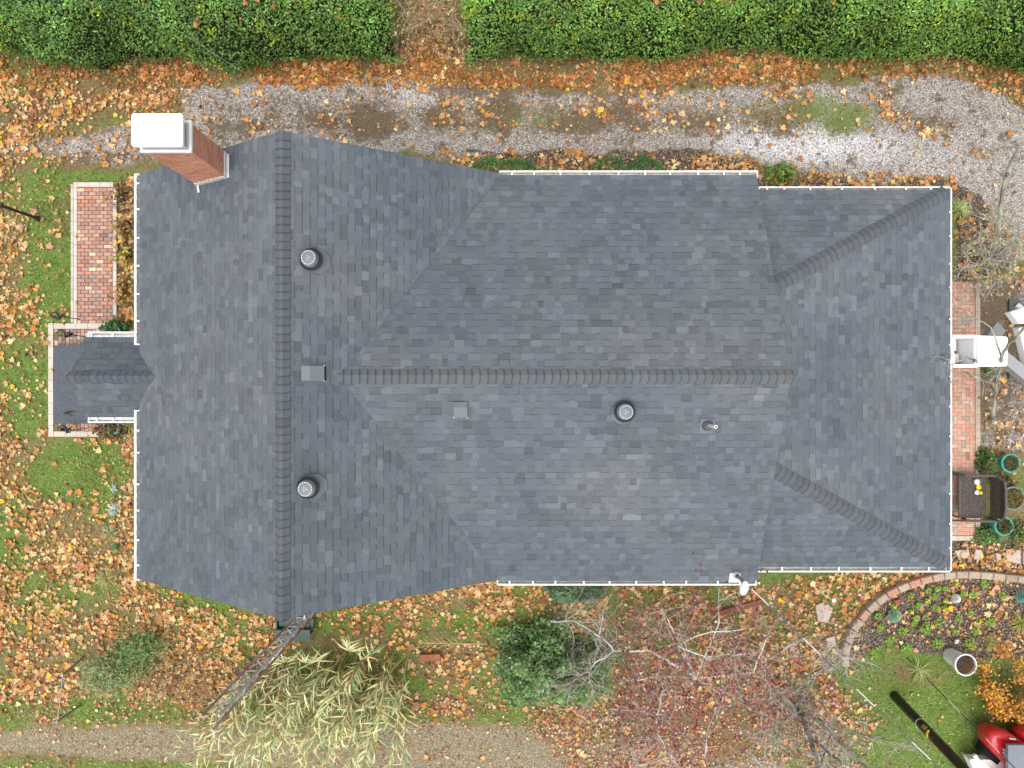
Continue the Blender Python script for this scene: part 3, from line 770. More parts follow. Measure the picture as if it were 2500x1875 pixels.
while y + .09 < by1:
    x = bx0 - (.1 if r % 2 else 0)
    while x < bx1:
        e0, e1 = max(x, bx0), min(x + .195, bx1)
        if e1 - e0 > .03: b.box(((e0 + e1) / 2, y + .048, .025), (e1 - e0 - .010, .087, .07), brick_col(PAL1))
        x += .202
    y += .1005; r += 1
def border(b, u0, v0, u1, v1, col=(.62, .54, .47), vert=True, z=.03, l=.3):
    x0, x1, y0, y1 = px_rect(u0, v0, u1, v1)
    if vert:
        y = y0
        while y < y1 - .02:
            e = min(y + l, y1); f = rnd.gauss(1, .06); b.box(((x0 + x1) / 2, (y + e) / 2, .03), (x1 - x0, e - y - .008, .08), tuple(c * f for c in col)); y = e
    else:
        x = x0
        while x < x1 - .02:
            e = min(x + l, x1); f = rnd.gauss(1, .06); b.box(((x + e) / 2, (y0 + y1) / 2, .03), (e - x - .008, y1 - y0, .08), tuple(c * f for c in col)); x = e
border(b, 175, 450, 181, 788, (.55, .47, .40)); border(b, 182, 446, 189.5, 790); border(b, 190, 446, 278, 457, vert=False); border(b, 278, 457, 286, 770, (.56, .49, .43))
tag(b.build('brick_path', M_BRICK), kind='structure')
b = Buf()
x0, x1, y0, y1 = px_rect(120, 789, 340, 1066)
b.box(((x0 + x1) / 2, (y0 + y1) / 2, -.02), (x1 - x0, y1 - y0, .055), (.22, .18, .11))
bx0, bx1, by0, by1 = px_rect(134, 804, 340, 1052)
x = bx0; r = 0
while x + .09 < bx1:
    y = by0 - (.1 if r % 2 else 0)
    while y < by1:
        e0, e1 = max(y, by0), min(y + .195, by1)
        if e1 - e0 > .03:
            c = brick_col(PAL1)
            if x < bx0 + .25 and rnd.random() < .7: c = (.16, .15, .08)
            b.box((x + .048, (e0 + e1) / 2, .02), (.087, e1 - e0 - .010, .07), c)
        y += .202
    x += .1005; r += 1
border(b, 120, 789, 132, 1066, (.60, .53, .46)); border(b, 133, 790, 262, 803, (.62, .55, .48), False); border(b, 133, 1053, 262, 1066, (.56, .49, .40), False)
tag(b.build('brick_patio', M_BRICK), kind='structure')
b = Buf()
x0, x1, y0, y1 = px_rect(2296, 686, 2391, 1319)
b.box(((x0 + x1) / 2, (y0 + y1) / 2, -.02), (x1 - x0, y1 - y0, .055), (.28, .20, .15))
bx0, bx1, by0, by1 = px_rect(2298, 690, 2379, 1307)
un = .106
for i in range(-1, int((bx1 - bx0) / un) + 2):
    for j in range(-1, int((by1 - by0) / un) + 2):
        k = (i - j) % 4
        if k == 0: rc = (i, j, i + 2, j + 1)
        elif k == 3: rc = (i, j, i + 1, j + 2)
        else: continue
        e = (max(bx0, bx0 + rc[0] * un), max(by0, by0 + rc[1] * un), min(bx1, bx0 + rc[2] * un), min(by1, by0 + rc[3] * un))
        if e[2] - e[0] > .03 and e[3] - e[1] > .03:
            b.box(((e[0] + e[2]) / 2, (e[1] + e[3]) / 2, .02), (e[2] - e[0] - .007, e[3] - e[1] - .007, .07), brick_col(PAL2))
border(b, 2379.5, 688, 2391, 1319, (.46, .37, .30), l=.21); border(b, 2298, 1308, 2379, 1319, (.55, .46, .38), False, l=.21)
tag(b.build('brick_walk', M_BRICK), kind='structure')

# ------------------------------------------------------------------ foliage helpers
def greens(n, base, var=.25, alt=None, pa=.0):
    c = np.array(base)[None] * np.exp(rng.normal(0, var, (n, 1))) * (1 + rng.normal(0, .08, (n, 3)))
    if alt is not None:
        m = rng.random(n) < pa; c[m] = np.array(alt)[None] * np.exp(rng.normal(0, .2, (m.sum(), 1)))
    return np.clip(c, .004, .95)
def leaf_cloud(name, pts, size, cols, mat, parent, tmpl=LEAF, up=.5, smin=.7, smax=1.3):
    n = len(pts)
    R = rot_mats(rng.uniform(0, 6.283, n), np.abs(rng.normal(0, up, n)), rng.uniform(0, 6.283, n))
    return bulk(name, tmpl, pts, R, size * rng.uniform(smin, smax, n), cols, mat, parent)

HL = np.array([(-300, 125), (0, 122), (60, 150), (150, 165), (250, 178), (330, 152), (450, 150), (560, 172), (700, 150), (850, 142), (985, 152)])
HR = np.array([(1130, 150), (1170, 150), (1250, 150), (1350, 168), (1450, 152), (1600, 142), (1800, 132), (1900, 118), (2000, 155), (2130, 165), (2250, 152), (2330, 150), (2400, 172), (2500, 192), (2750, 215)])
def hedge(tab, x0, x1, label, seed, endl, endr):
    rx = thing('hedge', label, 'hedge', ((x0 + x1) / 2, 9.6, 0))
    depth = 3.2
    def surf(x, s):
        """s in [0,1]: foot of the front face, up, over the shoulder, back along the top"""
        u = x * F / 18.7 + 1250
        y0 = (937.5 - np.interp(u, tab[:, 0], tab[:, 1])) * 18.7 / F + .12
        fr = np.minimum(s / .42, 1); tp = np.clip((s - .42) / .58, 0, 1)
        end = np.ones_like(x)
        if endl: end = np.minimum(end, np.clip((x - x0) / .8, 0, 1))
        if endr: end = np.minimum(end, np.clip((x1 - x) / .8, 0, 1))
        e = np.sqrt(np.clip(1 - (1 - end) ** 2, 0, 1))
        lump = fbm(x * .55 + seed, s * 3 + seed, 1, 3) - .5
        lump2 = fbm(x * 2.2 + seed, s * 9 + seed, 4, 3) - .5
        H = (2.45 + .5 * lump) * (.25 + .75 * e)
        z = .08 + H * np.sin(fr * math.pi / 2) ** .85 + .45 * np.sin(tp * 2.6) * e * .5
        y = y0 - .10 * np.sin(fr * math.pi) + .42 * (1 - np.cos(fr * math.pi / 2)) + tp * depth + (1 - e) * .7 * (fr > .2)
        off = .45 * lump + .34 * lump2
        return np.stack([x, y - off * (1 - tp) * .9, z + off * tp * .8 - .1 * (1 - fr) * 0], 1)
    L = x1 - x0
    n = int(L * 3300)
    # clumps of leaves
    x = rng.uniform(x0, x1, n); s = rng.beta(1.0, 1.05, n)
    p = surf(x, s) + rng.normal(0, .055, (n, 3))
    deep = rng.random(n) < .15
    p[deep] += np.array([0, .10, -.10]) * rng.random((deep.sum(), 1))
    cl = fbm(x * 1.6, s * 8, 6, 3)
    lum = np.exp((cl - .5) * 1.3)
    c = greens(n, (.140, .262, .058), .32) * lum[:, None]
    t = np.clip((u_ := x) * 0 + (x + 14) / 28, 0, 1)
    c[:, 0] *= 1 + .3 * t; c[:, 1] *= 1 + .25 * t
    yl = (fbm(x * 3.3 + 5, s * 15 + 2, 7, 2) > .72) & (rng.random(n) < .6)
    c[yl] = np.array([.36, .46, .03]) * np.exp(rng.normal(0, .2, (yl.sum(), 1)))
    leaf_cloud('foliage', p, .074, c, M_LEAF, rx, up=.6)
    # added solid dark core sheet, blocks the view through the leaves
    nx_, ns = int(L / .12), 40
    gx, gs = np.meshgrid(np.linspace(x0 + .12, x1 - .12, nx_), np.linspace(0, 1, ns))
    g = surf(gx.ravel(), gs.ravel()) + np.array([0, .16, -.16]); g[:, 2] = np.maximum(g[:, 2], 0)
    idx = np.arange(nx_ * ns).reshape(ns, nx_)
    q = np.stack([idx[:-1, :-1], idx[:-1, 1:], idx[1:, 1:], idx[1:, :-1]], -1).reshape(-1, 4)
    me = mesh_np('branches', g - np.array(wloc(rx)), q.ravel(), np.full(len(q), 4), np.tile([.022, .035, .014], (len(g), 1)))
    me.materials.append(M_BARK); o = bpy.data.objects.new('branches', me); COL.objects.link(o); o.parent = rx
    return surf
surfL = hedge(HL, -15.6, -2.95, 'tall clipped green hedge left of the gap above the gravel drive', 3, False, True)
surfR = hedge(HR, -1.25, 15.8, 'long green hedge right of the gap, with yellow shoots along the gravel drive', 9, True, False)

def blob_shrub(name, label, cat, c, rx, ry, h, n, size, base, group=None, alt=None, pa=0, up=.9, tmpl=LEAF, mat=None, stem=True, lump=.95, zlo=.05, shell=.55):
    o = thing(name, label, cat, (c[0], c[1], 0), group)
    th = rng.uniform(0, 6.283, n); ct = rng.uniform(-.15, 1, n); st_ = np.sqrt(1 - np.clip(ct, -1, 1) ** 2)
    r = shell + (1 - shell) * rng.random(n) ** .4
    lp = 1 + lump * (fbm(th * 1.4 + c[0] * 3, ct * 2.6 + c[1], 2, 3) - .5) * 2
    r = r * lp
    p = np.stack([c[0] + rx * r * st_ * np.cos(th), c[1] + ry * r * st_ * np.sin(th), zlo + h * np.clip(ct, 0, 1) * r + rng.random(n) * .1 * h], 1)
    cl = np.exp((fbm(p[:, 0] * 4, p[:, 1] * 4, 3, 2) - .5) * 1.2)
    leaf_cloud('foliage', p, size, greens(n, base, .25, alt, pa) * cl[:, None], mat or M_LEAF, o, tmpl, up)
    if stem:
        b = Buf()
        for k in range(9):
            a = rnd.uniform(0, 6.28); q = Vector((c[0] + rx * .6 * math.cos(a), c[1] + ry * .6 * math.sin(a), h * .7))
            b.tube([(c[0], c[1], 0), ((c[0] + q.x) / 2, (c[1] + q.y) / 2, h * .45), q], [.02, .014, .006], 5, (.10, .075, .05))
        b.build('stem', M_BARK, o)
    return o

def grow(b, tips, p, d, L, r, lev, spread=.6, droop=0.0, cols=((.3, .27, .23),), nb=(2, 3), wob=.25, sides=5, shrink=.72):
    pts = [p.copy()]; rr = [r]; cc = []
    q = p.copy(); dd = d.copy(); ns = 4
    for i in range(ns):
        dd = (dd + Vector((rnd.gauss(0, wob), rnd.gauss(0, wob), rnd.gauss(0, wob) - droop)) * .5).normalized()
        q = q + dd * (L / ns); pts.append(q.copy()); rr.append(r * (1 - .4 * (i + 1) / ns))
    cc = [rnd.choice(cols) for _ in pts]
    b.tube(pts, rr, max(3, sides), cols=cc)
    if lev <= 0:
        tips.extend([pts[-1], pts[-2], pts[-3]]); return
    for i in range(rnd.randint(*nb)):
        k = rnd.choice((2, 3, 4, 4)); ax = Vector((rnd.gauss(0, 1), rnd.gauss(0, 1), rnd.gauss(0, .7))).normalized()
        nd_ = (dd + ax * spread).normalized()
        grow(b, tips, pts[k], nd_, L * rnd.uniform(shrink - .12, shrink + .1), rr[k] * .68, lev - 1, spread, droop, cols, nb, wob, sides - 1, shrink)

# ------------------------------------------------------------------ shrubs by the house
low = 'low clipped evergreens under the north gutter'
def low_shrub(u0, u1, vt, label, two=False):
    c = P((u0 + u1) / 2, vt + 42, .3); wd = (u1 - u0) / K0
    o = thing('clipped_shrub', label, 'shrub', (c.x, 4.62, 0), low)
    n = 6500
    x = rng.uniform(-1, 1, n); th = rng.uniform(0, math.pi, n)
    lob = 1 - .22 * np.exp(-(x / .13) ** 2) * (1 if two else .35)
    e = np.sqrt(1 - np.abs(x) ** 3.2) * lob
    yt = (937.5 - vt) * 18.9 / F - 4.62
    p = np.stack([c.x + x * wd / 2, 4.62 + yt * e * np.cos(th) * .96, .05 + .62 * e * np.sin(th)], 1) + rng.normal(0, .025, (n, 3))
    cl = np.exp((fbm(p[:, 0] * 5, p[:, 1] * 5, 3, 2) - .5) * 1.0)
    leaf_cloud('foliage', p, .05, greens(n, (.075, .20, .05), .3) * cl[:, None], M_LEAF, o, up=.7)
    b = Buf(); b.lathe((c.x, 4.62, 0), [(.3, 0), (.35, .25), (.2, .4), (0, .45)], 12, (.03, .04, .02)); b.build('branches', M_BARK, o)
low_shrub(1116, 1340, 382, 'clipped dark evergreen shrub tucked beside the end of the wing gutter')
low_shrub(1418, 1652, 376, 'clipped dark evergreen with two humps midway along the wing gutter', True)
c = P(1905, 428); blob_shrub('leafy_weed', 'bright green leafy clump in the corner where wing and rear roofs meet', 'plant', c, .38, .26, .35, 260, .11, (.14, .30, .04), alt=(.5, .22, .05), pa=.12)

# wall bed at the front: dried plants
bed = 'dried plants in the front wall bed'
for (u, v, rx, ry, h, base, lab, sz) in ((303, 480, .22, .45, .5, (.13, .085, .035), 'dead brown perennial beside the top of the front brick path', .09),
                                         (305, 560, .2, .35, .5, (.22, .16, .05), 'straw coloured fern with arching fronds beside the front brick path', .14),
                                         (312, 625, .18, .3, .5, (.30, .26, .06), 'yellow green ornamental grass between brick path and front gutter', .16),
                                         (306, 715, .2, .45, .45, (.17, .11, .03), 'withered olive brown perennial near the porch end of the brick path', .12)):
    c = P(u, v); blob_shrub('bed_plant', lab, 'plant', c, rx, ry, h * .6, 170, sz, tuple(q_ * 1.25 for q_ in base), bed, alt=(.48, .27, .09), pa=.35, up=1.2, lump=1.4, shell=.2)
c = P(292, 800); blob_shrub('bed_plant', 'dark green leafy plant beside the porch gutter', 'plant', c, .33, .2, .4, 420, .09, (.06, .15, .03), bed)
c = P(265, 1045)
blob_shrub('bed_plant', 'brown rust coloured perennial south of the porch', 'plant', P(285, 1050), .35, .2, .4, 420, .11, (.20, .10, .04), bed, alt=(.08, .14, .04), pa=.2, up=1.0)
def rosette(name, label, cat, c, n, L, wd, base, tip=None, el=(.2, 1.1), group=None, mat=None, seg=4):
    """tuft of arching blades"""
    o = thing(name, label, cat, (c[0], c[1], 0), group); b = Buf()
    for k in range(n):
        a = rnd.uniform(0, 6.283); e = rnd.uniform(*el); l = L * rnd.uniform(.6, 1.1); f = math.exp(rnd.gauss(0, .22))
        d = Vector((math.cos(a), math.sin(a), 0)); sd_ = Vector((-d.y, d.x, 0)); vs = []; p = Vector((c[0], c[1], c[2] if len(c) > 2 else .02)); ang = e + .25
        for j in range(seg + 1):
            t = j / seg; w_ = wd * (1 - t) ** .6 * (.6 + .8 * t * (1 - t) * 2) / 2 + .001
            vs += [p - sd_ * w_, p + sd_ * w_]
            p = p + (d * math.cos(ang) + Vector((0, 0, math.sin(ang)))) * (l / seg); ang -= 1.5 / seg * rnd.uniform(.6, 1.3)
        col = tuple(v * f for v in (base if tip is None or rnd.random() < .6 else tip))
        b.add(vs, [(2 * j, 2 * j + 1, 2 * j + 3, 2 * j + 2) for j in range(seg)], col)
    b.build('blades', mat or M_LEAF, o)
    return o
rosette('grass_tuft', 'pale spiky tuft at the front wall, south end of the leafy lawn', 'plant', P(262, 1410), 70, .42, .018, (.36, .34, .10), (.5, .45, .22))
rosette('grass_tuft', 'pale green spiky tuft in the leaves midway along the south front gutter', 'plant', P(273, 1300), 55, .34, .018, (.28, .33, .14), (.5, .5, .25))
rosette('grass_tuft', 'straw tuft just south of the porch gutter', 'plant', P(318, 1040, .1), 40, .3, .02, (.32, .34, .10), (.5, .42, .2))
for (u, v, lab) in ((280, 1244, 'silver grey leafy plant beside the front wall among orange leaves'), (280, 1192, 'small silver leaved plant nearer the porch, by the front wall')):
    rosette('silver_plant', lab, 'plant', P(u, v), 34 if v > 1200 else 18, .24 if v > 1200 else .16, .07, (.34, .42, .34), (.42, .50, .44), (.1, .9), seg=3)
rosette('green_plant', 'green strappy plant against the front wall south of the silver plants', 'plant', P(285, 1335), 30, .2, .05, (.07, .22, .06), (.05, .17, .06), seg=3)

# teal planters by the porch
def pot(name, label, c, r, h, col, dead=(.13, .10, .05), group=None, plant=True, rim=.03, base_r=.72, n=260):
    o = thing(name, label, 'planter', (c[0], c[1], 0), group); b = Buf()
    b.lathe((c[0], c[1], 0), [(.0, .0), (r * base_r, 0), (r * .96, h * .7), (r, h - .05), (r + .015, h - .04), (r + .015, h), (r - rim, h), (r - rim - .01, h - .07)], 28, col)
    b.build('pot', M_GLAZE, o)
    s = Buf(); s.lathe((c[0], c[1], h - .07), [(r - rim - .008, 0), (r * .5, .02), (0, .03)], 20, (.06, .045, .035)); s.build('potting_soil', M_SOIL, o)
    if plant:
        th = rng.uniform(0, 6.283, n); rr = np.sqrt(rng.random(n)) * (r - rim)
        p = np.stack([c[0] + rr * np.cos(th), c[1] + rr * np.sin(th), h - .05 + rng.random(n) * .14], 1)
        leaf_cloud('dead_stems', p, .10, greens(n, dead, .4, (.12, .2, .04), .2), M_DRYLEAF, o, (LEAF[0] * np.array([.35, 1, 1]), LEAF[1]), .9)
    return o
TEAL = (.06, .40, .33)
pot('planter', 'teal planter half hidden by leaves north of the porch roof', P(277, 813, .2), .22, .3, (.10, .30, .27), (.10, .17, .04))
pot('planter', 'teal planter half hidden by brown plants south of the porch roof', P(276, 1042, .2), .2, .3, (.10, .30, .27), (.16, .10, .05))

# iron plant hooks beside the landing
hooks = 'iron hooks beside the front landing'
for (u, v, lab, an) in ((198, 780, 'black iron scroll hook standing on the brick path', .4), (212, 822, 'black iron scroll hook at the north corner of the landing', .2), (215, 1046, 'black iron scroll hook at the south edge of the landing', 0)):
    o = thing('garden_hook', lab, 'garden hook', P(u, v), hooks); b = Buf(); p = P(u, v)
    b.tube([p, p + Vector((0, 0, .75))], .012, 6, (.012, .012, .013))
    pts = [p + Vector((-.30 + .34 * k / 8, .10 * math.sin(k * .9) + .03, .75 + .07 * math.cos(k * 1.0))) for k in range(9)]
    b.tube(pts, [.008, .014, .018, .022, .022, .02, .018, .014, .01], 6, (.012, .012, .013))
    b.build('scroll', M_PAINT, o)
    b = Buf()
    for k in range(9):
        q = p + Vector((rnd.uniform(-.3, .05), rnd.uniform(-.06, .06), .72)); b.box(q, (.10, .035, .012), (.013, .013, .014), rnd.uniform(-.4, .4))
    b.build('iron_leaves', M_PAINT, o)

# pine sprig on the landing
o = thing('fallen_sprig', 'brown forked sprig lying on the dark porch landing', 'twig', P(168, 1007, .32)); b = Buf(); p = P(156, 1008, .33)
for dx, dy in ((.26, .055), (.2, .02), (.24, -.07), (.14, .05), (.16, -.05), (.3, .02)):
    b.tube([p, p + Vector((dx, dy, .01))], [.016, .006], 5, (.06, .05, .02))
b.build('needles', M_BARK, o)

# ------------------------------------------------------------------ lamp post
p = P(97, 535); o = thing('lamp_post', 'black lamp post with lantern at the left edge of the lawn', 'lamp post', p); b = Buf()
b.tube([p, p + Vector((0, 0, 1.52))], .040, 12, (.03, .03, .033)); b.lathe(p, [(.08, 0), (.07, .1), (.045, .16)], 12, (.03, .03, .033)); b.lathe(p, [(.045, 1.40), (.075, 1.45), (.075, 1.5), (.05, 1.53)], 12, (.05, .05, .055)); b.build('post', M_PAINT, o)
b = Buf(); b.tube([p + Vector((0, -.26, 1.36)), p + Vector((0, .26, 1.36))], .009, 6, (.03, .03, .033)); b.build('ladder_bar', M_PAINT, o)
b = Buf(); b.lathe(p, [(.06, 1.53), (.10, 1.58), (.16, 1.88), (.165, 1.9)], 6, (.3, .31, .3)); b.build('glass', M_GLASS, o)
b = Buf(); b.lathe(p, [(.185, 1.9), (.12, 2.0), (.03, 2.06), (.03, 2.1), (0, 2.12)], 6, (.03, .03, .033)); b.build('lantern_roof', M_PAINT, o)

# pipe frame in the lower left
fr = thing('pipe_frame', 'grey pipe frame with two posts standing in the leaves, lower left', 'frame', P(200, 1660)); b = Buf()
a0, a1 = P(204, 1604), P(196, 1722)
t0, t1 = P(153, 1648, 1.08), P(139, 1762, 1.0)
for p, q in ((a0, t0), (a1, t1)): b = Buf(); b.tube([p, q + (q - p) * .03], .030, 8, (.26, .27, .28)); b.build('post', M_GALV, fr)
b = Buf(); b.tube([t0, (t0 + t1) / 2 + Vector((0, 0, -.03)), t1], .017, 8, (.28, .26, .25)); b.build('crossbar', M_GALV, fr)

# ------------------------------------------------------------------ lattice mast
ms = thing('lattice_mast', 'rusty triangular lattice mast beside the south gable', 'antenna mast', (-4.22, -4.72, 0))
zt = 8.9; side = .30
bx, by, lx, ly = -4.17, -4.72, -.012, -.006
cor = [(-.135, .05), (.115, .06), (.02, -.15)]
def mp(k, z):
    return Vector((bx + cor[k][0] + lx * z, by + cor[k][1] + ly * z, z))
RUST = [(.34, .16, .11), (.42, .32, .28), (.46, .44, .43), (.34, .22, .17)]
legm = []
for k in range(3):
    b = Buf(); zs = [zt * i / 16 for i in range(17)]
    b.tube([mp(k, z) for z in zs], .021, 8, cols=[((.46, .47, .49) if k == 1 else rnd.choice(RUST)) for _ in zs]); b.build('leg', M_RUST, ms)
b = Buf(); nb_ = 17
for i in range(nb_):
    z0, z1 = zt * i / nb_, zt * (i + .5) / nb_
    for k in range(3):
        b.tube([mp(k, z0), mp((k + 1) % 3, z0)], .011, 5, rnd.choice(RUST)); b.tube([mp((k + 1) % 3, z0), mp(k, z1 + .12)], .010, 5, rnd.choice(RUST))
b.build('bracing', M_RUST, ms)
b = Buf(); b.tube([mp(1, 4.9), mp(1, 4.9) + Vector((0, .34, .02))], .02, 6, (.75, .75, .74)); b.box(mp(0, 4.9) + Vector((.12, .28, .02)), (.26, .03, .05), (.8, .8, .79)); b.build('wall_bracket', M_WHITE, ms)

# green cart under the mast (wheelbarrow like trough)
g = thing('garden_cart', 'dark green garden cart under the foot of the lattice mast', 'cart', P(715, 1535)); cg = P(712, 1536, .4)
b = Buf(); b.box(cg + Vector((.1, .14, -.1)), (.9, .28, .04), (.028, .062, .048), -.12); b.box(cg + Vector((.02, -.2, 0)), (.95, .22, .05), (.03, .07, .053), -.02); b.box(cg + Vector((.05, -.03, -.05)), (.9, .08, .3), (.03, .07, .055)); b.build('tray', M_PAINT, g)
for sx in (-.42, .42):
    b = Buf(); b.box(cg + Vector((sx, 0, -.22)), (.05, .4, .36), (.03, .06, .05)); b.build('leg', M_PAINT, g)

# ------------------------------------------------------------------ giant reed clump
reed = thing('reed_clump', 'big clump of pale variegated giant reed with drooping leaves', 'reeds', P(850, 1640))
bs = Buf(); bl = Buf()
def reed_cane(u, v, hgt, az, lean):
    p = P(u, v); d = Vector((math.cos(az) * math.sin(lean), math.sin(az) * math.sin(lean), math.cos(lean)))
    pts = [p.copy()]; n = 9; q = p.copy(); dd = d.copy()
    for i in range(n):
        dd = (dd + Vector((math.cos(az), math.sin(az), 0)) * .035 * i * lean * 1.6 + Vector((rnd.gauss(0, .03), rnd.gauss(0, .03), -.02 * i * lean))).normalized()
        q = q + dd * hgt / n; pts.append(q.copy())
    cc = rnd.choice([(.42, .38, .18), (.38, .42, .17), (.45, .33, .14)])
    bs.tube(pts, [.019 * (1 - .07 * i) for i in range(n + 1)], 5, cc)
    kind = rnd.random(); sgn = 1
    nl = rnd.randint(13, 19)
    for k in range(nl):
        t = .28 + .74 * k / nl; i = min(int(t * n), n - 1); b0 = pts[i].lerp(pts[i + 1], min(1, t * n - i)) if t < 1 else pts[-1]
        tt = (pts[min(i + 1, n)] - pts[i]).normalized()
        a2 = rnd.uniform(0, 6.28) if rnd.random() < .2 else (az + sgn * (.85 + rnd.gauss(0, .35))); sgn = -sgn
        h = Vector((math.cos(a2), math.sin(a2), 0)); L = rnd.uniform(.30, .58) * (1 - .35 * max(0, t - .75) / .25); wd = rnd.uniform(.030, .052)
        base_d = (h * .8 + tt * .75).normalized(); pp = b0.copy(); vs = []
        sdv = base_d.cross(Vector((0, 0, 1))); sdv = sdv.normalized() if sdv.length > .05 else Vector((1, 0, 0))
        m = rnd.random()
        col = (.72, .66, .36) if m < .36 else ((.56, .58, .26) if m < .68 else ((.28, .42, .18) if m < .86 else (.36, .24, .09)))
        f = math.exp(rnd.gauss(0, .16)); col = tuple(min(.85, c_ * f) for c_ in col)
        dd2 = base_d.copy(); S_ = 5
        for j in range(S_ + 1):
            s = j / S_; w_ = wd * (1 - s ** 1.8) * (.65 + .9 * s * (1 - s)) + .0015
            vs += [pp - sdv * w_ * .5 + Vector((0, 0, .004)), pp + sdv * w_ * .5 + Vector((0, 0, .004))]
            dd2 = (dd2 + Vector((rnd.gauss(0, .08), -.10 + rnd.gauss(0, .08), -.16 - .22 * rnd.random()))).normalized(); pp = pp + dd2 * L / S_
        bl.add(vs, [(2 * j, 2 * j + 1, 2 * j + 3, 2 * j + 2) for j in range(S_)], col)
for k in range(120):
    u, v = rnd.gauss(815, 105), rnd.gauss(1645, 45)
    u = max(640, min(1000, u)); v = max(1585, min(1725, v))
    reed_cane(u, v, rnd.uniform(1.5, 3.4), rnd.gauss(-2.05, .5), abs(rnd.gauss(.28, .18)) + .05)
for (u, v, h, az, ln) in ((960, 1600, 3.2, -1.2, .18), (990, 1625, 2.8, -1.25, .25), (920, 1575, 2.4, 1.2, .15), (880, 1580, 2.4, 1.4, .2), (800, 1590, 2.3, 1.5, .12), (735, 1600, 2.0, 1.9, .1), (600, 1760, 2.2, -2.4, .5), (700, 1700, 3, -2.5, .55), (640, 1700, 2.9, -2.4, .5), (1000, 1690, 2.6, -1.4, .15), (690, 1650, 2.4, 2.9, .25)):
    reed_cane(u, v, h, az, ln)
bs.build('canes', M_BARK, reed); bl.build('leaves', M_LEAF, reed)
# a single dry cane lying between the reeds and the green shrub
o = thing('dry_cane', 'dry straw coloured cane lying between the reeds and the dark green shrub', 'cane', P(1100, 1571)); b = Buf()
b.tube([P(1022, 1569, .5), P(1100, 1571, .45), P(1190, 1573, .3)], [.012, .016, .014], 6, (.45, .36, .16))
for k in range(14):
    q = P(1030 + k * 7, 1570, .48); sg = 1 if k % 2 else -1; e = q + Vector((-.22, sg * rnd.uniform(.08, .2), .0)); b.tube([q, (q + e) / 2 + Vector((0, 0, .03)), e], [.004, .012, .002], 4, (.42, .34, .15))
b.build('stalk', M_BARK, o)
p = P(1050, 1604, .12); o = thing('timber_block', 'short red brown timber block lying right of the reeds', 'timber', p); b = Buf(); b.box(p, (.55, .16, .1), (.30, .12, .06), .04); b.box(p + Vector((.03, -.10, -.05)), (.5, .05, .06), (.2, .09, .05), .04); b.build('block', M_WOOD, o)

# dry scrub and green feathery shrub lower left
sc = thing('feathery_shrub', 'grey green feathery shrub in the leaves between pipe frame and mast', 'shrub', P(300, 1625))
p0 = []; cc_ = []
for k in range(26):
    t_ = k / 25; u, v = 362 - 125 * t_, 1578 + 92 * t_; c = P(u + rnd.gauss(0, 9), v + rnd.gauss(0, 9), rnd.uniform(.2, .65))
    n = 210; q = np.array(c)[None] + rng.normal(0, 1, (n, 3)) * np.array([.24, .19, .16]); p0.append(q)
    cc_.append(greens(n, (.15, .28, .085) if u > 300 else (.26, .36, .16), .3, (.40, .33, .15), .28))
leaf_cloud('foliage', np.vstack(p0), .125, np.vstack(cc_), M_LEAF, sc, (LEAF[0] * np.array([.4, 1, 1]), LEAF[1]), .8)
b = Buf(); tips = []
for k in range(7): grow(b, tips, P(335 - k * 9, 1600 + k * 8), Vector((rnd.gauss(-.2, .3), rnd.gauss(-.2, .3), 1)).normalized(), .4, .012, 2, .7, 0, ((.16, .13, .08),))
b.build('stem', M_BARK, sc)
ds = thing('dry_scrub', 'tangle of dead tan stalks between the feathery shrub and the lattice mast', 'scrub', P(430, 1650)); b = Buf(); tips = []
for k in range(150):
    p = P(rnd.gauss(425, 55), rnd.gauss(1650, 30)); grow(b, tips, p, Vector((rnd.gauss(-.15, .7), rnd.gauss(-.15, .5), .55)).normalized(), rnd.uniform(.3, .6), .007, 2, .8, .15, ((.42, .29, .15), (.48, .36, .20), (.30, .19, .09)), (1, 2))
b.build('stalks', M_BARK, ds)
tp = np.array([tuple(t) for t in tips]); leaf_cloud('dead_leaves', tp + rng.normal(0, .05, tp.shape), .07, greens(len(tp), (.47, .34, .17), .35), M_DRYLEAF, ds, up=1)

# dark evergreen shrub and the grey green shrub at the wing
c = P(1335, 1610)
sh = blob_shrub('evergreen_shrub', 'large dark green leafy shrub left of the red leaved tree', 'shrub', c, 1.42, .98, 1.35, 13000, .10, (.125, .245, .07), alt=(.28, .34, .17), pa=.25, lump=.9, shell=.3)
c = P(1400, 1440); blob_shrub('grey_green_shrub', 'grey green shrub under the south wing gutter', 'shrub', (c.x, c.y + .05), .85, .36, .5, 2400, .06, (.12, .22, .12), lump=.4)

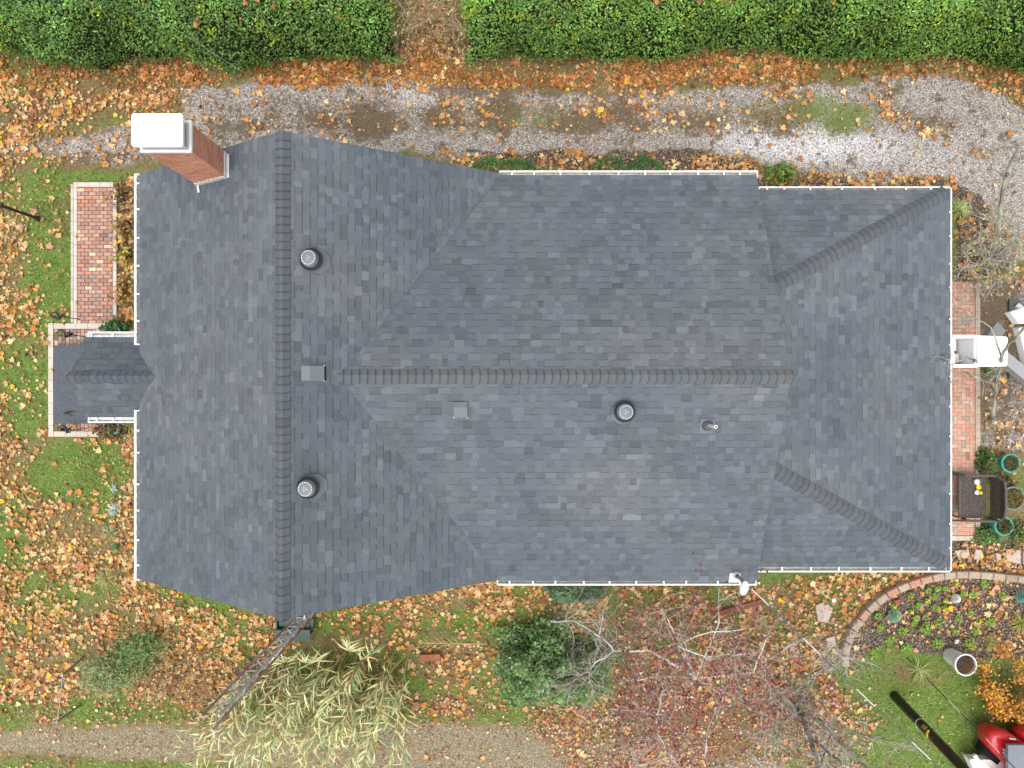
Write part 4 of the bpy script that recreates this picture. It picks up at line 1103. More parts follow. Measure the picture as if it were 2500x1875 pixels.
# ------------------------------------------------------------------ bare trees
LICH = ((.72, .70, .64), (.60, .57, .50), (.34, .31, .27), (.82, .80, .76), (.55, .51, .45))
GREYB = ((.42, .39, .34), (.50, .47, .42), (.32, .29, .25), (.58, .56, .52))
def limb(b, tips, path, r0, r1, cols, tw=8, twl=.5, twr=.011, lev=2, spread=.8, sub=True):
    pts = [P(*q) for q in path]; fine = []
    for i in range(len(pts) - 1):
        for k in range(3): fine.append(pts[i].lerp(pts[i + 1], k / 3) + Vector((rnd.gauss(0, .012), rnd.gauss(0, .012), rnd.gauss(0, .012))))
    fine.append(pts[-1]); n = len(fine)
    rad = [r0 + (r1 - r0) * i / (n - 1) for i in range(n)]
    b.tube(fine, rad, 7, cols=[rnd.choice(cols) for _ in fine])
    return fine
def twigs(b, tips, fine, n, L, r, lev, cols, spread=.8, upz=.35):
    for k in range(n):
        p = rnd.choice(fine[1:]); d = Vector((rnd.gauss(0, 1), rnd.gauss(0, 1), rnd.gauss(upz, .5))).normalized()
        grow(b, tips, p, d, L * rnd.uniform(.6, 1.2), r, lev, spread, 0, cols, (2, 3), .3, 4)

rt = thing('red_leaved_tree', 'small half bare tree with dark red leaves and pale lichen bark', 'tree', P(1655, 1600))
bt = Buf(); bw = Buf(); tips = []
fl = []
for path, r0, r1 in (([(1655, 1600, 0), (1680, 1630, 1.0), (1700, 1655, 1.7)], .085, .06),
                     ([(1700, 1655, 1.7), (1590, 1588, 2.2), (1560, 1590, 2.3), (1500, 1590, 2.35)], .055, .03),
                     ([(1500, 1590, 2.35), (1472, 1560, 2.4), (1450, 1545, 2.45), (1400, 1518, 2.5), (1345, 1517, 2.55)], .035, .016),
                     ([(1465, 1550, 2.4), (1467, 1520, 2.5), (1473, 1492, 2.55)], .022, .012),
                     ([(1500, 1590, 2.35), (1460, 1612, 2.4), (1440, 1640, 2.45), (1405, 1648, 2.5)], .028, .012),
                     ([(1440, 1640, 2.45), (1440, 1665, 2.5), (1450, 1690, 2.55)], .018, .009),
                     ([(1700, 1655, 1.7), (1655, 1577, 2.5), (1700, 1550, 2.7), (1820, 1535, 2.8)], .045, .014),
                     ([(1655, 1577, 2.5), (1720, 1605, 2.7), (1770, 1600, 2.8), (1830, 1595, 2.9)], .03, .01),
                     ([(1700, 1655, 1.7), (1620, 1680, 2.2), (1605, 1745, 2.5), (1600, 1800, 2.7)], .05, .02),
                     ([(1605, 1740, 2.5), (1560, 1738, 2.7), (1490, 1730, 2.8)], .022, .008),
                     ([(1700, 1655, 1.7), (1620, 1648, 2.3), (1560, 1660, 2.5), (1510, 1668, 2.6)], .035, .01),
                     ([(1700, 1655, 1.7), (1755, 1520, 2.6), (1755, 1440, 2.9)], .035, .01),
                     ([(1700, 1655, 1.7), (1640, 1530, 2.6), (1610, 1470, 2.8)], .03, .008),
                     ([(1700, 1655, 1.7), (1770, 1700, 2.4), (1730, 1770, 2.8), (1720, 1850, 3)], .045, .015),
                     ([(1605, 1790, 2.7), (1640, 1850, 2.9), (1560, 1870, 3)], .02, .008),
                     ([(1700, 1655, 1.7), (1840, 1640, 2.4), (1870, 1560, 2.8)], .04, .012)):
    fl.append(limb(bt, tips, path, r0 * .6, r1 * .8, LICH))
for f_ in fl[1:]: twigs(bw, tips, f_, 16, .62, .0085, 3, GREYB + ((.34, .18, .16), (.40, .27, .24)))
bt.build('trunk', M_BARK, rt); bw.build('branches', M_BARK, rt)
tp = np.array([tuple(t) for t in tips]); tp = tp[(tp[:, 2] > .8)]
sel = rng.random(len(tp)) < .22; tp = tp[sel]; tp = np.vstack([tp, tp + rng.normal(0, .08, tp.shape)])
uu = tp[:, 0] * F / (CAM_H - tp[:, 2]) + 1250
tp = tp[(uu > 1500)]
leaf_cloud('leaves', tp, .075, greens(len(tp), (.16, .045, .045), .4, (.34, .075, .055), .3), M_LEAF, rt, up=.8)

gt = thing('lichen_tree', 'bare grey tree with mossy trunks leaning to the lower right', 'tree', P(1944, 1734))
bt = Buf(); bw = Buf(); tips = []; fl = []
MOSS = ((.22, .20, .15), (.36, .36, .27), (.16, .14, .11), (.5, .52, .40), (.28, .25, .2))
for path, r0, r1 in (([(1944, 1734, 0), (1960, 1760, .6), (1978, 1800, 1.4), (2000, 1880, 2.6), (2030, 1960, 4)], .10, .06),
                     ([(1944, 1734, 0), (1985, 1752, .8), (2030, 1790, 1.8), (2090, 1850, 3), (2150, 1910, 4)], .085, .045),
                     ([(1975, 1797, 1.4), (2020, 1835, 2.2), (2060, 1870, 3)], .05, .03),
                     ([(1944, 1734, 0), (1915, 1697, .9), (1870, 1702, 1.3), (1800, 1712, 1.8)], .055, .015),
                     ([(1944, 1734, 0), (1910, 1766, .9), (1870, 1780, 1.4), (1830, 1800, 1.8)], .045, .012),
                     ([(1944, 1734, 0), (1850, 1640, 1.5), (1790, 1600, 2)], .035, .01),
                     ([(1985, 1752, .8), (2060, 1780, 1.7), (2130, 1800, 2.3), (2240, 1825, 3)], .045, .012),
                     ([(1944, 1734, 0), (1990, 1650, 1.4), (2015, 1620, 2.0), (2020, 1570, 2.3)], .05, .02),
                     ([(2015, 1620, 2.0), (2080, 1610, 2.3), (2030, 1580, 2.4)], .02, .008),
                     ([(1880, 1610, .4), (1940, 1568, 1.2), (1960, 1560, 1.5)], .05, .05),
                     ([(2030, 1790, 1.8), (2010, 1850, 2.6), (1990, 1900, 3)], .03, .012),
                     ([(1910, 1766, .9), (1895, 1810, 1.6), (1850, 1860, 2.2)], .025, .008)):
    fl.append(limb(bt, tips, path, r0 * .7, r1 * .8, MOSS))
for i, f_ in enumerate(fl): twigs(bw, tips, f_, 30 if i not in (0, 1, 9) else 20, .48, .0075, 2, GREYB)
bt.build('trunk', M_BARK, gt); bw.build('branches', M_BARK, gt)
tp = np.array([tuple(t) for t in tips]); tp = tp[rng.random(len(tp)) < .14]
leaf_cloud('leaves', tp, .07, greens(len(tp), (.18, .03, .035), .4), M_LEAF, gt, up=.8)

def bare_tree(name, label, base, paths, cols, twn, twl, lev=2, thick=.008, leaves=None, twc=GREYB):
    o = thing(name, label, 'tree', base); bt = Buf(); bw = Buf(); tips = []; fl = []
    for path, r0, r1 in paths: fl.append(limb(bt, tips, path, r0, r1, cols))
    for f_ in fl: twigs(bw, tips, f_, twn, twl, thick, lev, twc)
    bt.build('trunk', M_BARK, o); bw.build('branches', M_BARK, o)
    if leaves:
        tp = np.array([tuple(t) for t in tips]); tp = tp[rng.random(len(tp)) < leaves[0]]
        leaf_cloud('leaves', tp, .07, greens(len(tp), leaves[1], .35), M_LEAF, o, up=.9)
    return o
bare_tree('bare_tree', 'bare grey tree with pale bark at the gravel bend, upper right', P(2430, 600),
          [([(2430, 600, 0), (2436, 560, .5), (2442, 510, 1.1), (2452, 440, 1.9), (2468, 395, 2.4), (2492, 355, 2.9), (2530, 320, 3.4)], .055, .03), ([(2436, 560, .5), (2400, 520, 1), (2360, 530, 1.4)], .02, .008), ([(2452, 440, 1.9), (2425, 395, 2.3), (2424, 350, 2.6), (2440, 320, 2.8)], .022, .009), ([(2468, 395, 2.4), (2500, 380, 2.7), (2560, 400, 3)], .018, .008)], MOSS, 7, .4)
bare_tree('twiggy_shrub', 'tangle of bare twigs with straw leaves between drive and rear gutter', P(2400, 640),
          [([(2405, 655, 0), (2390, 600, .6), (2395, 560, 1)], .02, .01), ([(2405, 655, 0), (2440, 630, .7), (2480, 640, 1.2)], .02, .01), ([(2405, 655, 0), (2370, 640, .7), (2345, 660, 1.1)], .018, .008), ([(2405, 655, 0), (2420, 700, .7), (2400, 740, 1.2)], .018, .008), ([(2440, 620, .5), (2490, 580, 1.3)], .018, .008), ([(2405, 655, 0), (2430, 570, .9)], .018, .008)], GREYB, 16, .42, leaves=(.45, (.36, .36, .18)))
bare_tree('bare_tree', 'bare mossy limb tree reaching over the white lift bucket', P(2424, 1032),
          [([(2424, 1032, 0), (2428, 985, .8), (2432, 940, 1.6), (2440, 905, 2.3), (2447, 870, 3.0), (2462, 840, 3.5), (2500, 800, 4.2)], .045, .028), ([(2440, 905, 2.3), (2390, 885, 2.7), (2360, 870, 3.0), (2325, 890, 3.2), (2295, 880, 3.3)], .02, .008), ([(2432, 940, 1.6), (2385, 922, 2.3), (2350, 905, 2.7), (2320, 935, 3.1)], .024, .008), ([(2428, 985, .8), (2470, 960, 1.5), (2520, 990, 2)], .02, .008), ([(2447, 870, 3.0), (2420, 800, 3.3), (2360, 760, 3.5), (2325, 745, 3.6)], .018, .007), ([(2428, 985, .8), (2480, 1010, 1.2)], .014, .006)], MOSS, 6, .36, 1, .007)
bare_tree('brushwood', 'bare tan brushwood in the gap between the two hedges', P(1050, 85),
          [([(1040, 80, 0), (1030, 30, .8), (1020, -20, 1.4)], .02, .01), ([(1070, 90, 0), (1100, 70, .7), (1110, 40, 1.1)], .02, .01), ([(1050, 85, 0), (1075, 30, .9), (1060, -10, 1.4)], .018, .008), ([(1030, 60, .2), (1000, 40, .7), (985, 60, 1)], .016, .007), ([(1085, 80, .1), (1120, 95, .5)], .014, .007), ([(1040, 60, .3), (1050, 10, 1)], .014, .007), ([(1015, 95, .1), (1000, 70, .6), (990, 30, 1.1)], .014, .007), ([(1090, 60, .1), (1110, 20, .9), (1120, -20, 1.3)], .014, .007)], ((.42, .36, .26), (.36, .30, .2), (.5, .44, .33)), 15, .5, leaves=(.5, (.48, .32, .15)), twc=((.46, .37, .24), (.40, .30, .17), (.52, .44, .30)))

# ------------------------------------------------------------------ cables, pole
def cable(name, label, cat, pts, r, col, n=24, sag=.0, twist=True):
    o = thing(name, label, cat, pts[0]); b = Buf(); a, c = Vector(pts[0]), Vector(pts[-1])
    if len(pts) == 2:
        path = [a.lerp(c, i / n) - Vector((0, 0, sag * 4 * (i / n) * (1 - i / n))) for i in range(n + 1)]
    else: path = [Vector(p) for p in pts]
    if twist:
        for k in range(3):
            pp = []
            for i, p in enumerate(path):
                an = i * .9 + k * 2.094; pp.append(p + Vector((math.cos(an), -math.cos(an), math.sin(an) * 1.2)) * r * .6)
            b.tube(pp, r * .62, 5, col if k else (.66, .65, .68))
    else: b.tube(path, r, 5, col)
    b.build('strand', M_PAINT, o); return o
wh = top + Vector((.06, -.05, -.06))
e = P(2700, 2262, 5.2)
cable('service_cable', 'twisted power cable running from the weatherhead to the lower right corner', 'cable', [wh, e], .017, (.10, .095, .11), 44, .10)
e2 = P(2640, 2040, 4.5)
gw = cable('guy_wire', 'dark twisted guy wire passing in front of the red truck', 'wire', [P(2214, 1606, .05), e2], .018, (.05, .042, .038), 30, .05)
cable('overhead_wire', 'thin grey wire crossing the left hedge toward the drive', 'wire', [P(380, 40, 3.4), P(600, 180, 4.6)], .004, (.25, .26, .25), 12, .03, False)

pb = P(2184, 1699); ptop = Vector((9.9, -9.15, 9.0))
o = thing('utility_pole', 'glossy black pole rising from the lawn left of the red truck', 'pole', pb); b = Buf()
pts = [pb.lerp(ptop, i / 12) for i in range(13)]; b.tube(pts, [.125 - .025 * i / 12 for i in range(13)], 20, (.010, .010, .011)); b.build('shaft', M_GLOSS, o, False)
ax = (ptop - pb).normalized()
b = Buf(); q = pb + ax * 1.28; b.tube([q, q + ax * .03], .129, 20, (.55, .56, .58)); b.build('metal_band', M_GALV, o)
b = Buf()
for s in (1.83,):
    for k in range(4):
        an = math.pi * (.72 + .12 * k); q = pb + ax * (s + .012 * (k - 3)); b.box(q + Vector((math.cos(an) * .128, math.sin(an) * .128, 0)), (.035, .045, .05), (.75, .55, .02), an)
b.build('yellow_tag', M_PAINT, o)
b = Buf(); q = pb + ax * 1.62; b.box(q + Vector((-.085, .09, 0)), (.10, .03, .14), (.30, .22, .10), .8); b.build('wooden_tag', M_WOOD, o)

# ------------------------------------------------------------------ right side: bench, gourds, planters
bn = thing('bench', 'dark brown wicker glider bench with a curved back beside the rear walk', 'bench', (12.1, -2.95, 0))
WK = (.085, .068, .056); WK2 = (.12, .098, .082)
def weave(b, o, ex, ey, nx, ny, wd=.9, th=.012):
    """basket weave of flat strips over the parallelogram o + s*ex + t*ey"""
    o = Vector(o); ex = Vector(ex); ey = Vector(ey); nrm = ex.cross(ey).normalized()
    for i in range(ny):
        for j in range(nx):
            c = WK if (i + j) % 2 else WK2; f = rnd.gauss(1, .14); h = nrm * (th if (i + j) % 2 else th * .35)
            p = o + ex * (j / nx) + ey * (i / ny); a = ex / nx * wd; d = ey / ny * wd
            b.add([p + h, p + a + h, p + a + d + h, p + d + h], [(0, 1, 2, 3)], tuple(v * f for v in c))
sy0, sy1 = -3.50, -2.39
b = Buf(); b.box((12.03, (sy0 + sy1) / 2, .43), (.66, sy1 - sy0, .035), (.05, .042, .036)); weave(b, (11.72, sy0 + .01, .452), (.62, 0, 0), (0, sy1 - sy0 - .02, 0), 14, 20); b.build('seat', M_WICKER, bn)
b = Buf(); b.box((12.50, (sy0 + sy1) / 2, .72), (.04, sy1 - sy0 - .1, .52), (.05, .042, .036)); weave(b, (12.44, sy0 + .05, .5), (.07, 0, .48), (0, sy1 - sy0 - .1, 0), 9, 20)
pts = [(12.44, sy0 - .02, .5), (12.46, sy0 - .01, .82), (12.50, sy0 + .12, .96), (12.51, sy0 + .3, .99), (12.51, sy1 - .3, .99), (12.50, sy1 - .12, .96), (12.46, sy1 + .01, .82), (12.44, sy1 + .02, .5)]
b.tube(pts, .032, 8, WK2); b.build('backrest', M_WICKER, bn)
for y, sg in ((sy0 - .03, -1), (sy1 + .03, 1)):
    b = Buf(); b.tube([(12.46, y, .74), (12.2, y, .68), (11.9, y, .66), (11.72, y, .62), (11.58, y + .05 * sg, .36), (11.50, y + .06 * sg, .10)], [.032, .036, .036, .034, .026, .024], 8, WK2); b.build('armrest', M_WICKER, bn)
for x, y in ((11.74, sy0), (11.74, sy1), (12.46, sy0), (12.46, sy1)):
    b = Buf(); b.tube([(x, y, 0), (x, y, .62)], .022, 8, WK); b.build('leg', M_WICKER, bn)
b = Buf(); b.tube([(11.70, sy0, .42), (11.70, sy1, .42)], .038, 8, WK2); b.build('front_rail', M_WICKER, bn)
def gourd(u, v, r, col, label, sq=.8):
    p = P(u, v, .45 + r * sq); o = thing('gourd', label, 'gourd', (p.x, p.y, .46), 'gourds on the wicker bench'); b = Buf()
    nn = 20; ring = []
    prof = [(math.sin(math.pi * i / 10), -math.cos(math.pi * i / 10)) for i in range(11)]
    bb = len(b.v)
    for i, (rr, z) in enumerate(prof):
        for k in range(nn):
            a = 2 * math.pi * k / nn; rib = 1 + .05 * math.cos(a * 8)
            b.v.append((p.x + r * rr * rib * math.cos(a), p.y + r * rr * rib * math.sin(a), p.z + r * sq * z)); b.c.append(col)
    for i in range(10):
        for k in range(nn): b.f.append((i * nn + k, i * nn + (k + 1) % nn, (i + 1) * nn + (k + 1) % nn, (i + 1) * nn + k))
    b.build('flesh', M_GLAZE, o, True)
    s = Buf(); s.tube([p + Vector((0, 0, r * sq * .9)), p + Vector((.012, .01, r * sq + .035))], [.012, .008], 6, (.25, .22, .10)); s.build('stem', M_BARK, o)
gourd(2385, 1176.5, .080, (.78, .80, .82), 'white gourd nearest the north arm of the wicker bench')
gourd(2389, 1189, .070, (.85, .68, .01), 'yellow gourd between the two white ones on the bench')
gourd(2385, 1202, .066, (.78, .80, .82), 'white gourd on the south side of the yellow one')
gourd(2395, 1203, .050, (.80, .55, .01), 'small yellow gourd behind the southern white gourd')
pot('planter', 'teal glazed planter nearest the gravel bed, above the bench', P(2468.5, 1131, .42), .235, .42, TEAL, (.13, .10, .05))
pot('planter', 'grey blue planter behind the wicker bench', P(2474, 1217, .40), .30, .40, (.17, .22, .24), (.22, .15, .06), n=420)
pot('planter', 'teal glazed planter below the bench', P(2451.5, 1285, .42), .235, .42, TEAL, (.10, .09, .04))
rs = 'low plants round the wicker bench'
blob_shrub('border_plant', 'low green plant with small pink flowers beside the walk above the bench', 'plant', P(2396, 1125), .24, .34, .35, 700, .075, (.08, .16, .03), rs, alt=(.38, .2, .12), pa=.12)
blob_shrub('border_plant', 'low green plant at the lower end of the brick walk below the bench', 'plant', P(2402, 1303), .34, .26, .3, 700, .085, (.10, .18, .05), rs, alt=(.2, .3, .08), pa=.2)
blob_shrub('border_plant', 'brownish ground plant between the teal planter and the grey planter', 'plant', P(2440, 1172), .3, .2, .25, 420, .08, (.14, .12, .04), rs, alt=(.4, .25, .06), pa=.15)
blob_shrub('border_plant', 'green ground plant right of the lower teal planter', 'plant', P(2488, 1300), .35, .3, .25, 520, .08, (.12, .2, .05), rs, alt=(.4, .25, .06), pa=.15)
rosette('grass_tuft', 'lime green spiky tuft at the corner of the rear gutter', 'plant', P(2338, 513), 120, .40, .022, (.36, .46, .09), (.46, .50, .20), (.3, 1.1))
rosette('grass_tuft', 'yellow green spiky tuft at the right edge of the garden bed', 'plant', P(2490, 1520), 90, .42, .022, (.40, .42, .10), (.5, .36, .1))
rosette('grass_tuft', 'yellow green grass tuft above the tall white pot', 'plant', P(2412, 1565), 46, .36, .018, (.42, .42, .10), (.5, .42, .16))
rosette('grass_tuft', 'strappy green lily in the grass between bed and black pole', 'plant', P(2240, 1632), 34, .42, .026, (.25, .36, .08), (.42, .46, .14), (.1, .8))
blob_shrub('border_plant', 'small green plant at the foot of the lift bucket', 'plant', P(2402, 905), .14, .14, .25, 220, .06, (.12, .22, .05), rs)

# stepping stones
stg = 'pale stepping stones below the rear walk'
for (pl, lab) in (([(2330, 1344), (2363, 1341), (2366, 1361), (2339, 1362)], 'pinkish stepping stone nearest the rear gutter corner'), ([(2380, 1341), (2394, 1342), (2394, 1366), (2376, 1364)], 'narrow stepping stone second from the rear gutter corner'),
                  ([(2430, 1350), (2440, 1348), (2443, 1375), (2432, 1370)], 'small leaf covered stepping stone in the middle of the row'), ([(2455, 1341), (2490, 1343), (2489, 1376), (2456, 1370)], 'large square stepping stone toward the right edge'),
                  ([(2497, 1345), (2530, 1345), (2530, 1378), (2496, 1377)], 'stepping stone cut by the right edge of the photo'), ([(1990, 1478), (2012, 1468), (2032, 1485), (2020, 1520), (1996, 1516)], 'flat pink stone among leaves left of the curved brick edging'), ([(2012, 1558), (2036, 1552), (2040, 1576), (2016, 1580)], 'small pink stone beside the lower end of the curved edging')):
    c = P(sum(p[0] for p in pl) / len(pl), sum(p[1] for p in pl) / len(pl)); o = thing('stepping_stone', lab, 'stepping stone', c, stg); b = Buf()
    q = [P(*p) for p in pl]; q = [(v.x, v.y) for v in q]
    if area(q) < 0: q = q[::-1]
    b.prism(q, -.05, .035, (.50, .41, .36)); b.build('slab', M_STONE, o)

# curved brick edging
EDGE = [(2066, 1630), (2066, 1602), (2072, 1570), (2086, 1540), (2104, 1515), (2122, 1493), (2144, 1473), (2168, 1455), (2195, 1441), (2222, 1430), (2250, 1421), (2279, 1413), (2307, 1407.5), (2336, 1404.5), (2366, 1404), (2396, 1405.5), (2426, 1408), (2456, 1411), (2486, 1414), (2516, 1418), (2546, 1423)]
ed = thing('garden_edging', 'curved edging of weathered tan and red blocks round the garden bed', 'edging', P(2200, 1440))
for i in range(len(EDGE) - 1):
    a, c = P(*EDGE[i], .2), P(*EDGE[i + 1], .2); m = (a + c) / 2; d = c - a; rz = math.atan2(d.y, d.x)
    col = rnd.choice([(.44, .34, .26), (.38, .31, .235), (.47, .29, .21), (.40, .33, .25), (.46, .25, .18)]); f = rnd.gauss(1, .06); L = d.length
    b = Buf(); hw = .095
    vs = []
    for z, ins in ((-.05, 0), (.17, 0), (.2, .015)):
        for sx, sy in ((-1, -1), (1, -1), (1, 1), (-1, 1)):
            vs.append(Vector((m.x, m.y, z)) + Matrix.Rotation(rz + rnd.gauss(0, .006), 3, 'Z') @ Vector((sx * (L / 2 - .008 - ins), sy * (hw - ins), 0)))
    b.add(vs, [(8, 9, 10, 11)] + [(r_ * 4 + k, r_ * 4 + (k + 1) % 4, r_ * 4 + 4 + (k + 1) % 4, r_ * 4 + 4 + k) for r_ in (0, 1) for k in range(4)], tuple(v * f for v in col))
    b.build('edging_block', M_STONE, ed)

# bedding plants
bp_ = 'small green bedding plants in the curved garden bed'
def small_plant(u, v, r, n, col, flower=None, label=None, group=None):
    c = P(u, v); o = thing('bedding_plant', label, 'plant', c, group)
    th = rng.uniform(0, 6.283, n); rr = np.sqrt(rng.random(n)) * r
    p = np.stack([c.x + rr * np.cos(th), c.y + rr * np.sin(th), .03 + rng.random(n) * .1], 1)
    leaf_cloud('leaves', p, .07, greens(n, col, .25), M_LEAF, o, up=.5)
    if flower is not None:
        m = max(6, n // 4); th = rng.uniform(0, 6.283, m); rr = np.sqrt(rng.random(m)) * r * .8
        p = np.stack([c.x + rr * np.cos(th), c.y + rr * np.sin(th), .12 + rng.random(m) * .04], 1)
        leaf_cloud('flowers', p, .055, greens(m, flower, .1), M_LEAF, o, up=.3)
for (u, v, r) in ((2285, 1436, .07), (2303, 1435, .06), (2262, 1440, .07), (2220, 1452, .07), (2278, 1454, .09), (2238, 1477, .1), (2278, 1482, .08), (2141, 1503, .09), (2147, 1530, .1), (2232, 1508, .08), (2255, 1505, .07), (2227, 1520, .07), (2287, 1520, .13), (2254, 1535, .13), (2200, 1540, .12), (2260, 1522, .06), (2326, 1540, .07), (2284, 1568, .14), (2336, 1507, .09), (2346, 1448, .08), (2372, 1450, .09), (2398, 1424, .09), (2444, 1453, .08), (2367, 1495, .06), (2414, 1517, .11), (2362, 1570, .16), (2376, 1540, .1), (2170, 1560, .12), (2210, 1580, .14), (2130, 1590, .13)):
    small_plant(u, v, r * 1.05, int(26 + 2600 * r * r), (.22, .38, .05), None, 'small bright green bedding plant in the dark mulch of the curved bed', bp_)
fb = 'yellow flowering bedding plants in the curved garden bed'
for (u, v, r, lab) in ((2259, 1466, .07, 'yellow flowering plant above the middle of the curved bed'), (2300, 1484, .09, 'largest yellow flowering plant in the middle of the bed'), (2219, 1492, .06, 'yellow flowering plant right of the grey green cabbage'), (2178, 1478, .06, 'yellow flowering plant tight against the curved edging'), (2388, 1516, .08, 'yellow flowering plant nearest the right edge of the bed'), (2303, 1466, .06, 'yellow flowering plant left of the white cabbage'), (2329, 1424, .06, 'yellow flowering plant near the top edge of the bed')):
    small_plant(u, v, r, 26, (.22, .34, .05), (.80, .68, .02), lab, fb)
def cabbage(u, v, r, outer, inner, label, z0=.05):
    c = P(u, v, .1); o = thing('ornamental_cabbage', label, 'plant', (c.x, c.y, 0)); b = Buf(); n = 64
    for k in range(n):
        t = (k + .5) / n; rr = r * math.sqrt(t) ; a = k * 2.39996; f = rnd.gauss(1, .1); el = .62 * (1 - t) ** .8 + .10
        col = tuple((outer[i] * t + inner[i] * (1 - t)) * f for i in range(3)); s = r * (.30 + .14 * t)
        d = Vector((math.cos(a), math.sin(a), 0)); sv = Vector((-d.y, d.x, 0)); p = Vector((c.x, c.y, z0 + .16 * (1 - t))) + d * rr * .78; tip = d * math.cos(el) + Vector((0, 0, math.sin(el)))
        b.add([p - tip * s * .4, p - sv * s * .5 + tip * s * .1, p + tip * s * .55 - sv * s * .25, p + tip * s * .62, p + tip * s * .55 + sv * s * .25, p + sv * s * .5 + tip * s * .1], [(0, 5, 4, 3), (0, 3, 2, 1)], col)
    b.build('leaves', M_LEAF, o)
cabbage(2184.5, 1504, .205, (.20, .36, .22), (.30, .42, .30), 'round grey green ornamental cabbage near the curved edging')
cabbage(2334.5, 1462, .135, (.30, .44, .32), (.9, .9, .86), 'round white ornamental cabbage in the middle of the bed')
cabbage(2495, 1456, .19, (.14, .32, .25), (.2, .36, .3), 'grey green ornamental cabbage at the right edge of the bed')
p = P(2336, 1567, .12); o = thing('plant_marker', 'small white plant marker in the mulch above the tall white pot', 'marker', (p.x, p.y, 0)); b = Buf(); b.box(p, (.09, .14, .012), (.85, .85, .84), .1, rot=Matrix.Rotation(.5, 3, 'X')); b.box(p + Vector((0, -.02, -.08)), (.02, .012, .12), (.7, .7, .7)); b.build('card', M_WHITE, o)
p = P(2190, 1467, .03); o = thing('brick_bat', 'red brick piece lying just inside the curved edging', 'brick', p); b = Buf(); b.box(p, (.15, .07, .07), (.45, .10, .06), .25); b.box(p + Vector((.0, .0, .037)), (.12, .05, .01), (.42, .09, .055), .25); b.build('piece', M_BRICK, o)
p = P(2036, 1466, .35); o = thing('garden_light', 'thin white stake light leaning in the leaves left of the garden bed', 'stake light', P(1988, 1436)); b = Buf(); b.tube([P(1988, 1436, .1), P(2030, 1464, .3)], .009, 6, (.78, .72, .55)); b.build('stake', M_WHITE, o); b = Buf(); b.lathe(p, [(.0, .02), (.055, .012), (.06, 0), (.0, -.01)], 12, (.66, .72, .62)); b.build('lamp_head', M_WHITE, o)

# tall white pot with soil
pw = P(2320, 1600); o = thing('tall_pot', 'tall white tapered pot full of soil in front of the orange shrub', 'planter', pw); b = Buf()
b.lathe(pw, [(.0, 0), (.20, 0), (.235, .52), (.265, .54), (.285, .60), (.285, .66), (.255, .66), (.245, .58)], 48, (.80, .80, .80)); b.build('pot', M_GLAZE, o)
b = Buf(); b.lathe(pw + Vector((0, 0, .59)), [(.25, 0), (.12, .02), (0, .03)], 24, (.065, .045, .038)); b.build('potting_soil', M_SOIL, o)
b = Buf()
for k in range(36): a = rnd.uniform(0, 6.28); q = pw + Vector((math.cos(a) * rnd.uniform(0, .2), math.sin(a) * rnd.uniform(0, .2), .6)); b.tube([q, q + Vector((rnd.uniform(0, .25), rnd.gauss(0, .08), rnd.uniform(.1, .3)))], [.006, .003], 4, (.22, .12, .05))
b.build('dead_stems', M_BARK, o)
# orange shrub
oc = P(2436, 1650); o = thing('orange_shrub', 'orange leaved shrub right of the tall white pot', 'shrub', oc); pp = []; b = Buf(); tips = []
for k in range(11): grow(b, tips, oc + Vector((rnd.gauss(0, .12), rnd.gauss(0, .12), 0)), Vector((rnd.gauss(.05, .5), rnd.gauss(-.05, .5), 1)).normalized(), .46, .016, 3, .75, .05, ((.16, .10, .06),), (2, 3))
b.build('stem', M_BARK, o)
tp = np.array([tuple(t) for t in tips]); tp = np.vstack([tp] * 5) + rng.normal(0, .085, (len(tp) * 5, 3)); keep = tp[:, 2] > .25; tp = tp[keep]
if len(tp) > 14000: tp = tp[rng.permutation(len(tp))[:14000]]
cl = fbm(tp[:, 0] * 3, tp[:, 1] * 3, 4, 2); c_ = greens(len(tp), (.56, .24, .05), .25, (.72, .42, .05), .3); hi = np.clip((tp[:, 2] - .5) / .8, 0, 1)[:, None]
c_ = c_ * np.exp((cl[:, None] - .5) * .8)
inner = (rng.random(len(tp)) < .15); c_[inner] = greens(int(inner.sum()), (.30, .13, .05), .3)
leaf_cloud('leaves', tp, .085, c_, M_DRYLEAF, o, up=.7)

# ------------------------------------------------------------------ aerial lift
lf = thing('aerial_lift', 'white aerial lift with its bucket beside the rear gutter', 'aerial lift', (13.9, 1.2, 0))
bk = P(2327.7, 893, 2.7), P(2458, 822, 2.7)
X0, X1, Y0, Y1 = bk[0].x, bk[1].x, bk[0].y, bk[1].y; XM = X0 + (X1 - X0) * .44; ZT = 2.7
WH = (.86, .86, .86)
b = Buf()
t_ = .035
b.box(((X0 + XM) / 2, Y0 + t_ / 2, ZT - .5), (XM - X0, t_, 1.0), WH); b.box(((X0 + XM) / 2, Y1 - t_ / 2, ZT - .5), (XM - X0, t_, 1.0), WH)
b.box((X0 + t_ / 2, (Y0 + Y1) / 2, ZT - .5), (t_, Y1 - Y0 - 2 * t_, 1.0), WH)
b.box(((X0 + XM) / 2, (Y0 + Y1) / 2, ZT - .98), (XM - X0 - .01, Y1 - Y0 - .01, .04), (.5, .5, .5))
for (cx, cy, sx, sy) in (((X0 + XM) / 2, Y0 - .01, XM - X0 + .03, .06), ((X0 + XM) / 2, Y1 + .01, XM - X0 + .03, .06), (X0 - .005, (Y0 + Y1) / 2, .07, Y1 - Y0 - .04)): b.box((cx, cy, ZT - .02), (sx, sy, .05), WH)
b.box((XM - .027, (Y0 + Y1) / 2, ZT - .48), (.05, Y1 - Y0 - .08, .9), (.80, .80, .80))
bkt = b.build('bucket', M_PAINT, lf)
